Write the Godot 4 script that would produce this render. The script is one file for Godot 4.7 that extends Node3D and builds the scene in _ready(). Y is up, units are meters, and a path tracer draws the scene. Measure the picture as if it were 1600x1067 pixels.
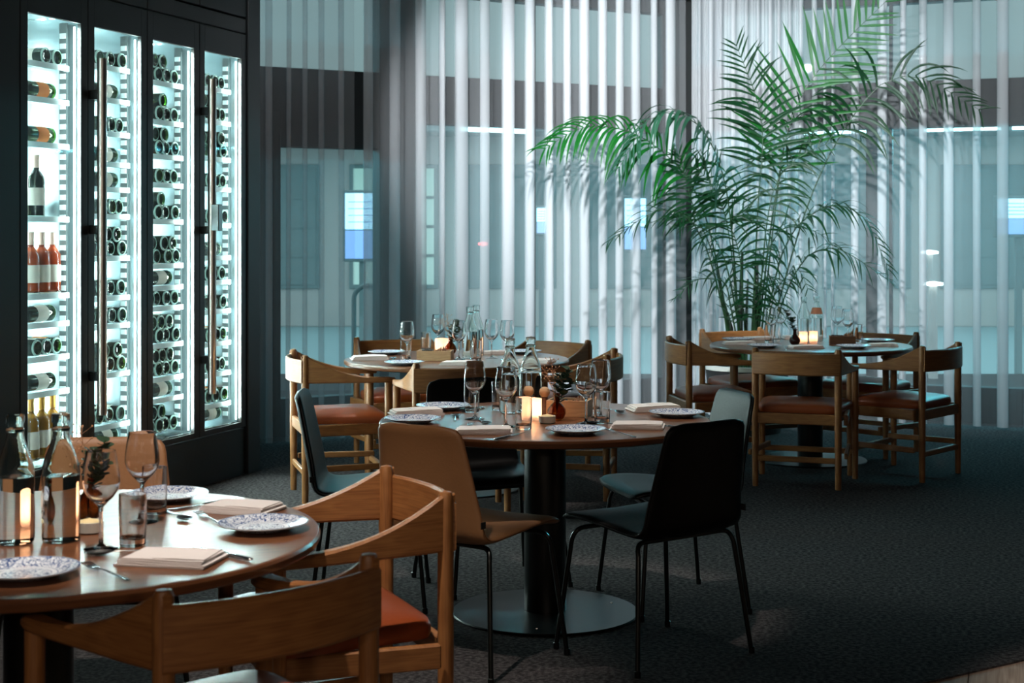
extends Node3D
# A dim restaurant at dusk: four round tables, a lit wine cabinet, sheer curtains before street windows, a tall palm.

const TOP := 0.73
var M := {}
var used := {}
var rng := RandomNumberGenerator.new()


# ---------------------------------------------------------------- mesh builder
class MB:
	var v := PackedVector3Array()
	var uv := PackedVector2Array()

	func tri(a: Vector3, b: Vector3, c: Vector3, ua := Vector2.ZERO, ub := Vector2.ZERO, uc := Vector2.ZERO) -> void:
		v.append(a); v.append(b); v.append(c)
		uv.append(ua); uv.append(ub); uv.append(uc)

	func quad(a: Vector3, b: Vector3, c: Vector3, d: Vector3, ua := Vector2.ZERO, ub := Vector2.ZERO, uc := Vector2.ZERO, ud := Vector2.ZERO) -> void:
		tri(a, b, c, ua, ub, uc)
		tri(a, c, d, ua, uc, ud)

	func out_poly(p: Array, inside: Vector3) -> void:
		var n: Vector3 = (p[1] - p[0]).cross(p[2] - p[0])
		var q := p.duplicate()
		if n.dot(p[0] - inside) < 0.0:
			q.reverse()
		for i in range(1, q.size() - 1):
			tri(q[0], q[i], q[i + 1])

	func box(c: Vector3, s: Vector3, b := 0.003, t := Transform3D()) -> MB:
		var h := s / 2.0
		b = minf(b, minf(h.x, minf(h.y, h.z)) * 0.9)
		var P := func(ax: int, sx: float, sy: float, sz: float) -> Vector3:
			var e := Vector3(h.x - b, h.y - b, h.z - b)
			e[ax] = h[ax]
			return t * (c + Vector3(sx * e.x, sy * e.y, sz * e.z))
		var mid := t * c
		for sg in [-1.0, 1.0]:
			out_poly([P.call(0, sg, -1, -1), P.call(0, sg, 1, -1), P.call(0, sg, 1, 1), P.call(0, sg, -1, 1)], mid)
			out_poly([P.call(1, -1, sg, -1), P.call(1, 1, sg, -1), P.call(1, 1, sg, 1), P.call(1, -1, sg, 1)], mid)
			out_poly([P.call(2, -1, -1, sg), P.call(2, 1, -1, sg), P.call(2, 1, 1, sg), P.call(2, -1, 1, sg)], mid)
			for sh in [-1.0, 1.0]:
				out_poly([P.call(0, sg, sh, -1), P.call(0, sg, sh, 1), P.call(1, sg, sh, 1), P.call(1, sg, sh, -1)], mid)
				out_poly([P.call(0, sg, -1, sh), P.call(0, sg, 1, sh), P.call(2, sg, 1, sh), P.call(2, sg, -1, sh)], mid)
				out_poly([P.call(1, -1, sg, sh), P.call(1, 1, sg, sh), P.call(2, 1, sg, sh), P.call(2, -1, sg, sh)], mid)
				for sk in [-1.0, 1.0]:
					out_poly([P.call(0, sg, sh, sk), P.call(1, sg, sh, sk), P.call(2, sg, sh, sk)], mid)
		return self

	# profile of (radius, height); up along the outside, down along the inside
	func lathe(p: Array, n := 24, t := Transform3D(), flute := 0.0, flutes := 0) -> MB:
		for i in p.size() - 1:
			for j in n:
				var q: Array[Vector3] = []
				for k in [[i, j], [i + 1, j], [i + 1, j + 1], [i, j + 1]]:
					var a: float = TAU * float(k[1] % n) / n
					var r: float = p[k[0]].x * (1.0 + flute * cos(a * flutes))
					q.append(t * Vector3(r * cos(a), p[k[0]].y, r * sin(a)))
				var u := Vector2(float(j) / n, float(i))
				if p[i].x < 1e-6:
					tri(q[0], q[1], q[2])
				elif p[i + 1].x < 1e-6:
					tri(q[0], q[1], q[3])
				else:
					quad(q[0], q[1], q[2], q[3])
		return self

	# rings of equal size, counter-clockwise about the way they advance
	func loft(rings: Array, cap_a := true, cap_b := true) -> MB:
		var n: int = rings[0].size()
		for i in rings.size() - 1:
			for j in n:
				var k := (j + 1) % n
				quad(rings[i][j], rings[i][k], rings[i + 1][k], rings[i + 1][j])
		for e in 2:
			if (cap_a if e == 0 else cap_b):
				var r: Array = rings[0] if e == 0 else rings[-1]
				var m := Vector3.ZERO
				for q in r:
					m += q
				m /= n
				for j in n:
					var k := (j + 1) % n
					if e == 0:
						tri(m, r[k], r[j])
					else:
						tri(m, r[j], r[k])
		return self

	func tube(p: Array, r, n := 10, capped := true) -> MB:
		var rings := []
		var nn := Vector3.ZERO
		for i in p.size():
			var t: Vector3 = (p[mini(i + 1, p.size() - 1)] - p[maxi(i - 1, 0)]).normalized()
			if i == 0:
				nn = t.cross(Vector3(0.31, 0.2, 0.93)).normalized()
			nn = (nn - t * nn.dot(t)).normalized()
			var b := t.cross(nn)
			var ring := []
			var rad: float = r[i] if r is Array else r
			for j in n:
				var a := TAU * j / n
				ring.append(p[i] + (nn * cos(a) + b * sin(a)) * rad)
			rings.append(ring)
		return loft(rings, capped, capped)

	# extrude a counter-clockwise outline (x, y) from z0 to z1
	func prism(o: PackedVector2Array, z0: float, z1: float, t := Transform3D()) -> MB:
		var ix := Geometry2D.triangulate_polygon(o)
		for i in range(0, ix.size(), 3):
			var q := [o[ix[i]], o[ix[i + 1]], o[ix[i + 2]]]
			if (q[1] - q[0]).cross(q[2] - q[0]) < 0.0:
				q.reverse()
			tri(t * Vector3(q[0].x, q[0].y, z1), t * Vector3(q[1].x, q[1].y, z1), t * Vector3(q[2].x, q[2].y, z1))
			tri(t * Vector3(q[2].x, q[2].y, z0), t * Vector3(q[1].x, q[1].y, z0), t * Vector3(q[0].x, q[0].y, z0))
		var w := 1.0 if not Geometry2D.is_polygon_clockwise(o) else -1.0
		for i in o.size():
			var a := o[i]
			var b := o[(i + 1) % o.size()]
			if w < 0:
				var s := a; a = b; b = s
			quad(t * Vector3(a.x, a.y, z0), t * Vector3(b.x, b.y, z0), t * Vector3(b.x, b.y, z1), t * Vector3(a.x, a.y, z1))
		return self

	func mesh(angle := 38.0) -> ArrayMesh:
		var n := v.size()
		var fn := PackedVector3Array()
		fn.resize(n / 3)
		var at := {}
		for f in n / 3:
			var c := (v[f * 3 + 1] - v[f * 3]).cross(v[f * 3 + 2] - v[f * 3])
			fn[f] = c
			for k in 3:
				var key := Vector3i((v[f * 3 + k] * 20000.0).round())
				if at.has(key):
					at[key].append(f)
				else:
					at[key] = PackedInt32Array([f])
		var lim := cos(deg_to_rad(angle))
		var vv := PackedVector3Array(); vv.resize(n)
		var nn := PackedVector3Array(); nn.resize(n)
		var uu := PackedVector2Array(); uu.resize(n)
		for f in n / 3:
			var mine := fn[f].normalized()
			for k in 3:
				var s := Vector3.ZERO
				for g in at[Vector3i((v[f * 3 + k] * 20000.0).round())]:
					var o := fn[g]
					if o.dot(mine) >= lim * o.length():
						s += o
				var dst: int = f * 3 + [0, 2, 1][k]
				vv[dst] = v[f * 3 + k]
				nn[dst] = s.normalized() if s.length_squared() > 0.0 else mine
				uu[dst] = uv[f * 3 + k]
		var a := []
		a.resize(Mesh.ARRAY_MAX)
		a[Mesh.ARRAY_VERTEX] = vv
		a[Mesh.ARRAY_NORMAL] = nn
		a[Mesh.ARRAY_TEX_UV] = uu
		var m := ArrayMesh.new()
		m.add_surface_from_arrays(Mesh.PRIMITIVE_TRIANGLES, a)
		return m


# ---------------------------------------------------------------- naming helpers
func numbered(called: String) -> String:
	used[called] = used.get(called, -1) + 1
	return called if used[called] == 0 else "%s_%03d" % [called, used[called]]


func thing(called: String, label: String, category: String, at := Vector3.ZERO, turn := 0.0, group := "") -> Node3D:
	var o := Node3D.new()
	o.name = numbered(called)
	add_child(o)
	o.position = at
	o.rotation.y = turn
	tag(o, label, category, group)
	return o


func tag(o: Node3D, label: String, category: String, group := "") -> Node3D:
	o.set_meta("label", label)
	o.set_meta("category", category)
	if group:
		o.set_meta("group", group)
	return o


func dup(src: Node3D, label: String, at: Vector3, turn := 0.0, group := "") -> Node3D:
	var o: Node3D = src.duplicate()
	o.name = numbered(String(src.name).rstrip("0123456789").rstrip("_"))
	add_child(o)
	o.transform = Transform3D(Basis(Vector3.UP, turn), at)
	o.set_meta("label", label)
	if group:
		o.set_meta("group", group)
	return o


func obj(called: String, m: Mesh, mat: Material, parent: Node = null) -> MeshInstance3D:
	var o := MeshInstance3D.new()
	o.mesh = m
	o.material_override = null
	if m.get_surface_count() > 0:
		o.set_surface_override_material(0, mat)
	o.cast_shadow = GeometryInstance3D.SHADOW_CASTING_SETTING_ON
	if parent:
		o.name = called
		parent.add_child(o, true)
	else:
		o.name = numbered(called)
		add_child(o)
	return o


func struct(called: String, m: Mesh, mat: Material, parent: Node = null) -> MeshInstance3D:
	var o := obj(called, m, mat, parent)
	if parent == null:
		o.set_meta("kind", "structure")
	return o


func lamp(l: Light3D, called: String, at: Vector3, color: Color, energy: float, parent: Node = null) -> Light3D:
	l.name = called
	l.light_color = color
	l.light_energy = energy
	l.shadow_enabled = true
	if parent:
		parent.add_child(l, true)
	else:
		l.name = numbered(called)
		add_child(l)
	l.position = at
	return l


# ---------------------------------------------------------------- materials
func mat(c: Color, rough := 0.6, metal := 0.0) -> StandardMaterial3D:
	var m := StandardMaterial3D.new()
	m.albedo_color = c
	m.roughness = rough
	m.metallic = metal
	return m


func glow(c: Color, e: float) -> StandardMaterial3D:
	var m := mat(Color(0.9, 0.9, 0.9), 0.5)
	m.emission_enabled = true
	m.emission = c
	m.emission_energy_multiplier = e
	return m


func glass(c := Color(1, 1, 1, 0), rough := 0.0, k := 0.05) -> StandardMaterial3D:
	var m := mat(c, rough)
	m.refraction_enabled = true
	m.refraction_scale = k
	return m


func pane(c: Color) -> StandardMaterial3D:
	var m := mat(c, 0.02)
	m.transparency = BaseMaterial3D.TRANSPARENCY_ALPHA
	m.cull_mode = BaseMaterial3D.CULL_DISABLED
	return m


func noise(seed_: int, freq: float, oct := 4) -> FastNoiseLite:
	var n := FastNoiseLite.new()
	n.seed = seed_
	n.noise_type = FastNoiseLite.TYPE_SIMPLEX_SMOOTH
	n.frequency = freq
	n.fractal_octaves = oct
	return n


func tex(im: Image) -> ImageTexture:
	return ImageTexture.create_from_image(im)


# wood grain along u (or along v when upright)
func wood_image(seed_: int, lo: Color, hi: Color, upright: bool) -> Image:
	var s := 512
	var im := Image.create(s, s, false, Image.FORMAT_RGB8)
	var a := noise(seed_, 1.0, 3)
	var b := noise(seed_ + 7, 1.0, 2)
	for y in s:
		for x in s:
			var fx := x / float(s) * TAU
			# around a ring so that the picture repeats along the grain
			var gx := cos(fx) * 0.32
			var gz := sin(fx) * 0.32
			var yy := minf(y, s - y) / float(s)
			var w := a.get_noise_3d(gx * 0.9, yy * 5.0, gz * 0.9)
			var f := b.get_noise_3d(gx * 1.6, yy * 110.0, gz * 1.6)
			var ring := 0.5 + 0.5 * sin((yy * 30.0 + w * 5.0) * 2.0)
			var k := clampf(0.36 + 0.26 * ring + 0.50 * f, 0.0, 1.0)
			var c := lo.lerp(hi, k)
			if upright:
				im.set_pixel(y, x, c)
			else:
				im.set_pixel(x, y, c)
	return im


func wood(seed_: int, lo: Color, hi: Color, upright: bool, scale: float, rough: float) -> StandardMaterial3D:
	var m := mat(Color.WHITE, rough)
	m.albedo_texture = tex(wood_image(seed_, lo, hi, upright))
	m.uv1_triplanar = true
	m.uv1_scale = Vector3.ONE * scale
	return m


func speckle(s: int, seed_: int, lo: float, hi: float, freq: float) -> Image:
	var im := Image.create(s, s, false, Image.FORMAT_RGB8)
	var n := noise(seed_, freq, 2)
	var r := RandomNumberGenerator.new()
	r.seed = seed_
	for y in s:
		for x in s:
			var k := clampf(0.5 + 0.45 * n.get_noise_2d(x, y) + r.randf_range(-0.35, 0.35), 0, 1)
			var g := lerpf(lo, hi, k)
			im.set_pixel(x, y, Color(g, g, g))
	return im


func plate_image() -> Image:
	var s := 384
	var im := Image.create(s, s, false, Image.FORMAT_RGB8)
	var a := noise(5, 0.030, 2)
	var b := noise(9, 0.055, 2)
	for y in s:
		for x in s:
			var r := Vector2(x - s / 2.0, y - s / 2.0).length() / (s / 2.0)
			var c := Color(0.87, 0.89, 0.91)
			var ink := 0.0
			var l1 := absf(a.get_noise_2d(x, y))
			var l2 := absf(b.get_noise_2d(x + 300, y))
			if r > 0.60 and r < 0.95:
				ink = maxf(smoothstep(0.16, 0.05, l1), 0.9 * smoothstep(0.16, 0.05, l2))
			elif r < 0.42:
				ink = maxf(smoothstep(0.12, 0.04, l1), 0.6 * smoothstep(0.12, 0.04, l2))
			if absf(r - 0.965) < 0.015 or absf(r - 0.57) < 0.010 or absf(r - 0.45) < 0.008:
				ink = 0.8
			im.set_pixel(x, y, c.lerp(Color(0.10, 0.20, 0.42), ink * 0.85))
	return im


func materials() -> void:
	M.oak_h = wood(11, Color(0.47, 0.29, 0.155), Color(0.66, 0.45, 0.26), false, 2.2, 0.42)
	M.oak_v = wood(11, Color(0.47, 0.29, 0.155), Color(0.66, 0.45, 0.26), true, 2.2, 0.42)
	M.top = wood(23, Color(0.33, 0.195, 0.12), Color(0.50, 0.325, 0.21), false, 1.1, 0.30)
	M.top.metallic_specular = 0.38
	M.top.clearcoat_enabled = true
	M.top.clearcoat = 0.3
	M.top.clearcoat_roughness = 0.22
	M.plank = wood(31, Color(0.52, 0.43, 0.37), Color(0.70, 0.61, 0.54), false, 0.9, 0.6)
	M.plank.metallic_specular = 0.1
	M.pale = wood(41, Color(0.70, 0.55, 0.40), Color(0.82, 0.68, 0.52), false, 3.0, 0.6)
	M.darkwood = wood(43, Color(0.30, 0.19, 0.12), Color(0.42, 0.28, 0.18), false, 3.0, 0.5)
	var hide := tex(speckle(256, 3, 0.2, 0.9, 0.05))
	var leather := func(c: Color, r: float) -> StandardMaterial3D:
		var m := mat(c, r)
		m.heightmap_enabled = true
		m.heightmap_texture = hide
		m.heightmap_scale = 0.05
		m.uv1_triplanar = true
		m.uv1_scale = Vector3.ONE * 5.0
		return m
	M.cognac = leather.call(Color(0.52, 0.23, 0.095), 0.36)
	M.tan = leather.call(Color(0.57, 0.40, 0.26), 0.48)
	M.black_hide = leather.call(Color(0.035, 0.036, 0.040), 0.46)
	M.black_hide.metallic_specular = 0.28
	M.tan_seam = mat(Color(0.45, 0.29, 0.17), 0.6)
	M.black_seam = mat(Color(0.10, 0.11, 0.115), 0.4)
	M.tag = mat(Color(0.03, 0.03, 0.03), 0.8)
	M.black = mat(Color(0.025, 0.028, 0.030), 0.32)
	M.black_metal = mat(Color(0.03, 0.035, 0.03), 0.28)
	M.base = mat(Color(0.03, 0.032, 0.032), 0.36)
	M.base.metallic_specular = 0.4
	M.cab = mat(Color(0.085, 0.095, 0.10), 0.5)
	M.cab_brown = mat(Color(0.11, 0.10, 0.10), 0.5)
	M.steel = mat(Color(0.72, 0.72, 0.72), 0.22, 1.0)
	M.brushed = mat(Color(0.74, 0.70, 0.67), 0.32, 1.0)
	M.cab_white = mat(Color(0.90, 0.94, 0.94), 0.10, 0.92)
	M.cab_side = mat(Color(0.60, 0.67, 0.69), 0.25, 0.7)
	M.standard = mat(Color(0.30, 0.34, 0.35), 0.4)
	M.rail = mat(Color(0.86, 0.93, 0.94), 0.25)
	M.shelf = pane(Color(0.8, 0.95, 0.95, 0.10))
	M.shelf.metallic_specular = 0.3
	M.pane = pane(Color(0.9, 1.0, 1.0, 0.02))
	M.pane.metallic_specular = 0.15
	M.led = glow(Color(0.90, 1.0, 0.99), 2.0)
	M.wine_glass = glass(Color(1, 1, 1, 0))
	M.bottle_clear = glass(Color(0.98, 1.0, 0.99, 0), 0.0, 0.038)
	M.wb_green = glass(Color(0.30, 0.42, 0.22, 0))
	M.wb_bright = glass(Color(0.45, 0.75, 0.20, 0))
	M.wb_clear = glass(Color(0.95, 0.95, 0.9, 0))
	M.wine_dark = mat(Color(0.03, 0.025, 0.02), 0.2)
	M.wine_rose = mat(Color(0.78, 0.30, 0.10), 0.2)
	M.wine_white = mat(Color(0.72, 0.50, 0.16), 0.2)
	M.rim_glint = mat(Color(0.62, 0.74, 0.70), 0.15)  # pale tone painted for light caught in the bottle's base edge
	M.rim_glint_pale = mat(Color(0.85, 0.85, 0.80), 0.15)
	M.paper = mat(Color(0.82, 0.80, 0.76), 0.8)
	M.paper_orange = mat(Color(0.80, 0.45, 0.20), 0.8)
	M.peach = mat(Color(0.78, 0.56, 0.45), 0.8)
	M.foil = mat(Color(0.12, 0.10, 0.09), 0.4, 0.3)
	M.foil_gold = mat(Color(0.75, 0.55, 0.25), 0.35, 0.6)
	M.foil_blush = mat(Color(0.85, 0.72, 0.66), 0.4, 0.2)
	M.china = mat(Color.WHITE, 0.16)
	M.china.albedo_texture = tex(plate_image())
	M.white_china = mat(Color(0.84, 0.83, 0.80), 0.2)
	M.butter = mat(Color(0.88, 0.80, 0.60), 0.5)
	var weave := tex(speckle(256, 8, 0.35, 0.75, 0.2))
	M.linen = mat(Color(0.82, 0.79, 0.78), 0.9)
	M.linen.heightmap_enabled = true
	M.linen.heightmap_texture = weave
	M.linen.heightmap_scale = 0.03
	M.linen.uv1_triplanar = true
	M.linen.uv1_scale = Vector3.ONE * 8.0
	M.amber = glass(Color(0.66, 0.42, 0.24, 0))
	M.plum = glass(Color(0.25, 0.10, 0.10, 0.3))
	M.frost = mat(Color(0.92, 0.84, 0.78, 0.75), 0.5)
	M.frost.transparency = BaseMaterial3D.TRANSPARENCY_ALPHA
	M.frost.backlight_enabled = true
	M.frost.backlight = Color(1.0, 1.0, 1.0)
	M.wax = mat(Color(0.9, 0.82, 0.72), 0.5)
	M.wax.subsurf_scatter_enabled = true
	M.wax.subsurf_scatter_strength = 0.3
	M.flame = glow(Color(1.0, 0.74, 0.50), 10.0)
	M.kraft = mat(Color(0.50, 0.36, 0.25), 0.9)
	M.sachet = mat(Color(0.12, 0.07, 0.06), 0.6)
	M.leaf = mat(Color(0.04, 0.16, 0.085), 0.34)
	M.leaf_backlit = mat(Color(0.045, 0.29, 0.085), 0.34)  # brighter green painted for light coming through the top fronds
	M.leaf_c = mat(Color(0.13, 0.27, 0.20), 0.30)
	for l in [M.leaf, M.leaf_backlit, M.leaf_c]:
		l.backlight_enabled = true
		l.backlight = Color(0.10, 0.26, 0.10)
		l.cull_mode = BaseMaterial3D.CULL_DISABLED
		l.metallic_specular = 0.32
		l.roughness = 0.42
	M.stem = mat(Color(0.05, 0.11, 0.05), 0.5)
	M.rachis = mat(Color(0.08, 0.20, 0.08), 0.45)
	M.euc = mat(Color(0.085, 0.20, 0.10), 0.55)
	M.euc.cull_mode = BaseMaterial3D.CULL_DISABLED
	M.dry = mat(Color(0.62, 0.46, 0.34), 0.8)
	M.planter = mat(Color(0.15, 0.14, 0.14), 0.7)
	M.soil = mat(Color(0.05, 0.04, 0.03), 0.95)
	M.carpet = mat(Color.WHITE, 1.0)
	M.carpet.metallic_specular = 0.08
	var cim := speckle(512, 17, 0.12, 0.38, 0.05)
	var pile := tex(cim)
	for y in 512:
		for x in 512:
			var g := cim.get_pixel(x, y).r
			cim.set_pixel(x, y, Color(g * 1.03, g * 0.97, g * 0.98))
	M.carpet.albedo_texture = tex(cim)
	M.carpet.uv1_triplanar = true
	M.carpet.uv1_scale = Vector3.ONE * 1.6
	M.carpet.heightmap_enabled = true
	M.carpet.heightmap_texture = pile
	M.carpet.heightmap_scale = 0.5
	M.wall = mat(Color(0.10, 0.10, 0.10), 0.8)
	M.ceil = mat(Color(0.12, 0.12, 0.12), 0.9)
	M.beam = mat(Color(0.05, 0.045, 0.045), 0.7)
	M.sill = mat(Color(0.09, 0.085, 0.085), 0.7)
	M.sheer = mat(Color(0.84, 0.83, 0.84, 1.0), 0.9)
	M.sheer.vertex_color_use_as_albedo = true
	M.sheer.transparency = BaseMaterial3D.TRANSPARENCY_ALPHA
	M.sheer.cull_mode = BaseMaterial3D.CULL_DISABLED
	M.sheer.backlight_enabled = true
	M.sheer.backlight = Color(0.7, 0.7, 0.7)
	M.window = pane(Color(0.8, 0.95, 0.97, 0.04))
	M.window.metallic_specular = 0.12
	M.street = mat(Color(0.62, 0.74, 0.75), 0.9)
	M.facade = mat(Color(0.72, 0.70, 0.68), 0.9)
	M.facade_dark = mat(Color(0.45, 0.52, 0.52), 0.8)
	M.tube = glow(Color(0.72, 0.97, 1.0), 5.0)
	M.screen = glow(Color(0.55, 0.85, 1.0), 2.2)
	M.screen_blue = glow(Color(0.08, 0.42, 0.80), 1.3)
	M.screen_green = glow(Color(0.25, 0.50, 0.32), 0.55)
	M.red_lamp = glow(Color(1.0, 0.12, 0.12), 3.0)
	M.white_lamp = glow(Color(0.9, 1.0, 1.0), 4.0)
	M.globe = glow(Color(1.0, 0.88, 0.74), 3.0)
	M.spot_lens = glow(Color(1.0, 0.97, 0.93), 3.0)


# ---------------------------------------------------------------- the scene
func _ready() -> void:
	rng.seed = 20
	# camera: level, 54 mm lens shifted down
	var cam := Camera3D.new()
	cam.name = "camera"
	add_child(cam)
	var lens := CameraAttributesPhysical.new()
	lens.frustum_focal_length = 54.0
	lens.frustum_focus_distance = 6.0
	lens.frustum_near = 0.05
	lens.frustum_far = 200.0
	lens.exposure_aperture = 6.3
	cam.attributes = lens
	cam.position = Vector3(0, 1.43, 0)
	cam.set_frustum(1067.0 / 2400.0 * 0.05, Vector2(0, -168.5 / 2400.0 * 0.05), 0.05, 200.0)
	cam.current = true
	# dusk sky
	var env := Environment.new()
	env.background_mode = Environment.BG_SKY
	var sm := ProceduralSkyMaterial.new()
	sm.sky_top_color = Color(0.38, 0.46, 0.48)
	sm.sky_horizon_color = Color(0.46, 0.59, 0.62)
	sm.ground_bottom_color = Color(0.20, 0.28, 0.30)
	sm.ground_horizon_color = Color(0.40, 0.55, 0.58)
	sm.sun_angle_max = 1.0
	env.sky = Sky.new()
	env.sky.sky_material = sm
	env.background_energy_multiplier = 5.2
	env.tonemap_mode = Environment.TONE_MAPPER_LINEAR
	env.tonemap_exposure = 1.08
	env.sdfgi_enabled = true
	env.ssao_enabled = true
	env.ssil_enabled = true
	var we := WorldEnvironment.new()
	we.name = "world"
	we.environment = env
	add_child(we)
	materials()
	unseen_ceiling_lights()
	pendants()
	# structure
	shell()
	facades()
	curtains()
	outside()
	cabinet()
	# furniture
	tables_and_chairs()
	palm()
	table_settings()


func spot(called: String, at: Vector3, aim: Vector3, color: Color, energy: float, angle: float, size := 0.04) -> void:
	var s := SpotLight3D.new()
	lamp(s, called, at, color, energy)
	s.look_at_from_position(at, aim, Vector3.UP if absf((aim - at).normalized().y) < 0.99 else Vector3.RIGHT)
	s.spot_angle = angle
	s.spot_angle_attenuation = 0.5
	s.spot_range = 30.0
	s.spot_attenuation = 2.0
	s.light_size = size


func unseen_ceiling_lights() -> void:  # all out of view, placed to light the curtains, tables and boards
	var white := Color(0.93, 0.98, 1.0)
	var warm := Color(1.0, 0.95, 0.90)
	var list := [
		[Vector3(-0.55, 3.3, -7.7), Vector3(0.72, 1.9, -11.6), white, 20.0, 25.0],
		[Vector3(0.95, 3.3, -7.9), Vector3(1.55, 1.9, -12.0), white, 21.0, 30.0],
		[Vector3(2.6, 3.3, -8.2), Vector3(3.3, 2.0, -11.4), white, 7.5, 32.0],
		[Vector3(-0.9, 3.3, -7.4), Vector3(-0.9, 2.0, -10.8), white, 1.3, 30.0],
		[Vector3(0.12, 3.3, -5.6), Vector3(0.12, 0.7, -5.85), warm, 5.0, 17.0],
		[Vector3(-0.9, 3.3, -3.1), Vector3(-1.0, 0.75, -4.0), warm, 8.0, 24.0],
		[Vector3(-0.3, 3.3, -8.3), Vector3(-0.3, 0.7, -8.6), warm, 4.5, 17.0],
		[Vector3(1.9, 3.3, -9.4), Vector3(1.9, 0.7, -9.7), warm, 2.4, 15.0],
		[Vector3(2.3, 3.3, -4.3), Vector3(2.2, 0.0, -4.6), warm, 4.0, 15.0],
	]
	for a in list:
		spot("unseen_ceiling_spot", a[0], a[1], a[2], a[3], a[4])


func pendants() -> void:  # globe lamps out of view behind the camera, placed to light the chair backs
	for p in [Vector3(-1.9, 1.95, 1.3), Vector3(-0.3, 1.95, 1.7), Vector3(1.3, 1.95, 1.4)]:
		var o := thing("unseen_pendant_lamp", "unseen globe pendant lamp %s behind the camera" % ["nearest the panelled wall", "in the middle of three", "nearest the open side"][int(round((p.x + 1.9) / 1.6))], "lamp", p, 0.0, "unseen globe pendants")
		obj("globe", MB.new().lathe([Vector2(0, -0.11), Vector2(0.055, -0.095), Vector2(0.095, -0.055), Vector2(0.11, 0), Vector2(0.095, 0.055), Vector2(0.055, 0.095), Vector2(0, 0.11)], 24).mesh(60), M.globe, o)
		obj("cord", MB.new().tube([Vector3(0, 0.11, 0), Vector3(0, 1.4, 0)], 0.004, 6).mesh(), M.black, o)
		var l := OmniLight3D.new()
		lamp(l, "unseen_globe_light", p, Color(1.0, 0.92, 0.83), 1.0)
		l.light_size = 0.1
		l.omni_range = 30.0
		l.omni_attenuation = 2.0


func box_node(called: String, size: Vector3, at: Vector3, m: Material, bevel := 0.004, parent: Node = null) -> MeshInstance3D:
	var o := struct(called, MB.new().box(Vector3.ZERO, size, bevel).mesh(), m, parent)
	o.position = at
	return o


const CAB_AT := Vector3(-1.568, 0, -9.18)
const CAB_TURN := 1.2387   # the cabinet's front runs along (0.326, 0, -0.946)


func shell() -> void:
	# carpet, with its cut edge against the boards in the near corner
	var out := PackedVector2Array([Vector2(-7, 4), Vector2(-7, -14), Vector2(7, -14), Vector2(7, -8.6), Vector2(1.304, -4.89), Vector2(-4.0, -1.44), Vector2(-4.0, 4)])
	var f := struct("floor", MB.new().prism(out, 0.0, 0.012, Transform3D(Basis(Vector3.RIGHT, Vector3.BACK, Vector3.UP), Vector3(0, -0.012, 0))).mesh(), M.carpet)
	f.set_meta("label", "dark grey loop-pile carpet")
	var slab := box_node("floor", Vector3(16, 0.2, 22), Vector3(0, -0.13, -5), M.wall)
	slab.set_meta("label", "floor slab under carpet and boards")
	var boards := Node3D.new()
	boards.name = numbered("floor")
	boards.set_meta("kind", "structure")
	add_child(boards)
	boards.position = Vector3(1.47, -0.006, -4.95)
	boards.rotation.y = atan2(0.95, 0.31)
	# local x runs along the boards towards the room, local z across
	for k in range(-16, 22):
		for j in 2:
			var p := MB.new().box(Vector3(-2.0 - 2.4 * j - 0.4 * (absi(k) % 3) + 2.2, 0, 0.22 * k + 0.11), Vector3(2.395, 0.02, 0.217), 0.0015).mesh()
			var o := obj("plank", p, M.plank, boards)
			o.position.y = -0.0105
	# ceiling and walls
	var edge := PackedVector2Array([Vector2(-7.5, 3.4), Vector2(-7.5, -10.2)])
	for q in [LEFT * Vector3(4.6, 0, 0.46), LEFT * Vector3(-0.2, 0, 0.46), RIGHT * Vector3(-0.2, 0, 0.46), RIGHT * Vector3(5.2, 0, 0.46)]:
		edge.append(Vector2(q.x, q.z))
	edge.append(Vector2(6.4, 3.4))
	var c := struct("ceiling", MB.new().prism(edge, -0.1, 0.1, Transform3D(Basis(Vector3.RIGHT, Vector3.BACK, Vector3.UP), Vector3.ZERO)).mesh(), M.ceil)
	c.position = Vector3(0, 3.45, 0)
	for p in [Vector3(-0.55, 3.335, -7.7), Vector3(0.95, 3.335, -7.9), Vector3(2.6, 3.335, -8.2), Vector3(-0.9, 3.335, -7.4), Vector3(0.12, 3.335, -5.6), Vector3(-0.9, 3.335, -3.1), Vector3(-0.3, 3.335, -8.3), Vector3(1.9, 3.335, -9.4), Vector3(2.3, 3.335, -4.3)]:
		var d := obj("unseen_spot_lamp", MB.new().lathe([Vector2(0, -0.002), Vector2(0.045, -0.002), Vector2(0.055, -0.01), Vector2(0.06, 0.02), Vector2(0, 0.02)], 20).mesh(), M.spot_lens, c)  # lamp faces of the ceiling spots, out of view
		d.position = p - c.position
	box_node("wall_back", Vector3(16, 3.6, 0.2), Vector3(0, 1.7, 3.2), M.wall)
	box_node("wall_right", Vector3(0.2, 3.6, 16), Vector3(5.4, 1.7, -4.2), M.wall)
	# the dark panelled wall that goes on from the cabinet towards the camera
	var w := box_node("wall_left", Vector3(12.0, 3.36, 0.62), Vector3.ZERO, M.cab)
	w.transform = Transform3D(Basis(Vector3.UP, CAB_TURN), CAB_AT + Basis(Vector3.UP, CAB_TURN) * Vector3(-8.182, 1.67, -0.31))
	var w2 := box_node("wall_rear_unseen", Vector3(0.1, 3.36, 3.0), Vector3.ZERO, M.wall)  # out of view, closes off light leaking in behind the cabinet
	w2.transform = Transform3D(Basis(Vector3.UP, CAB_TURN), CAB_AT + Basis(Vector3.UP, CAB_TURN) * Vector3(-0.6, 1.67, -2.2))


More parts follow.
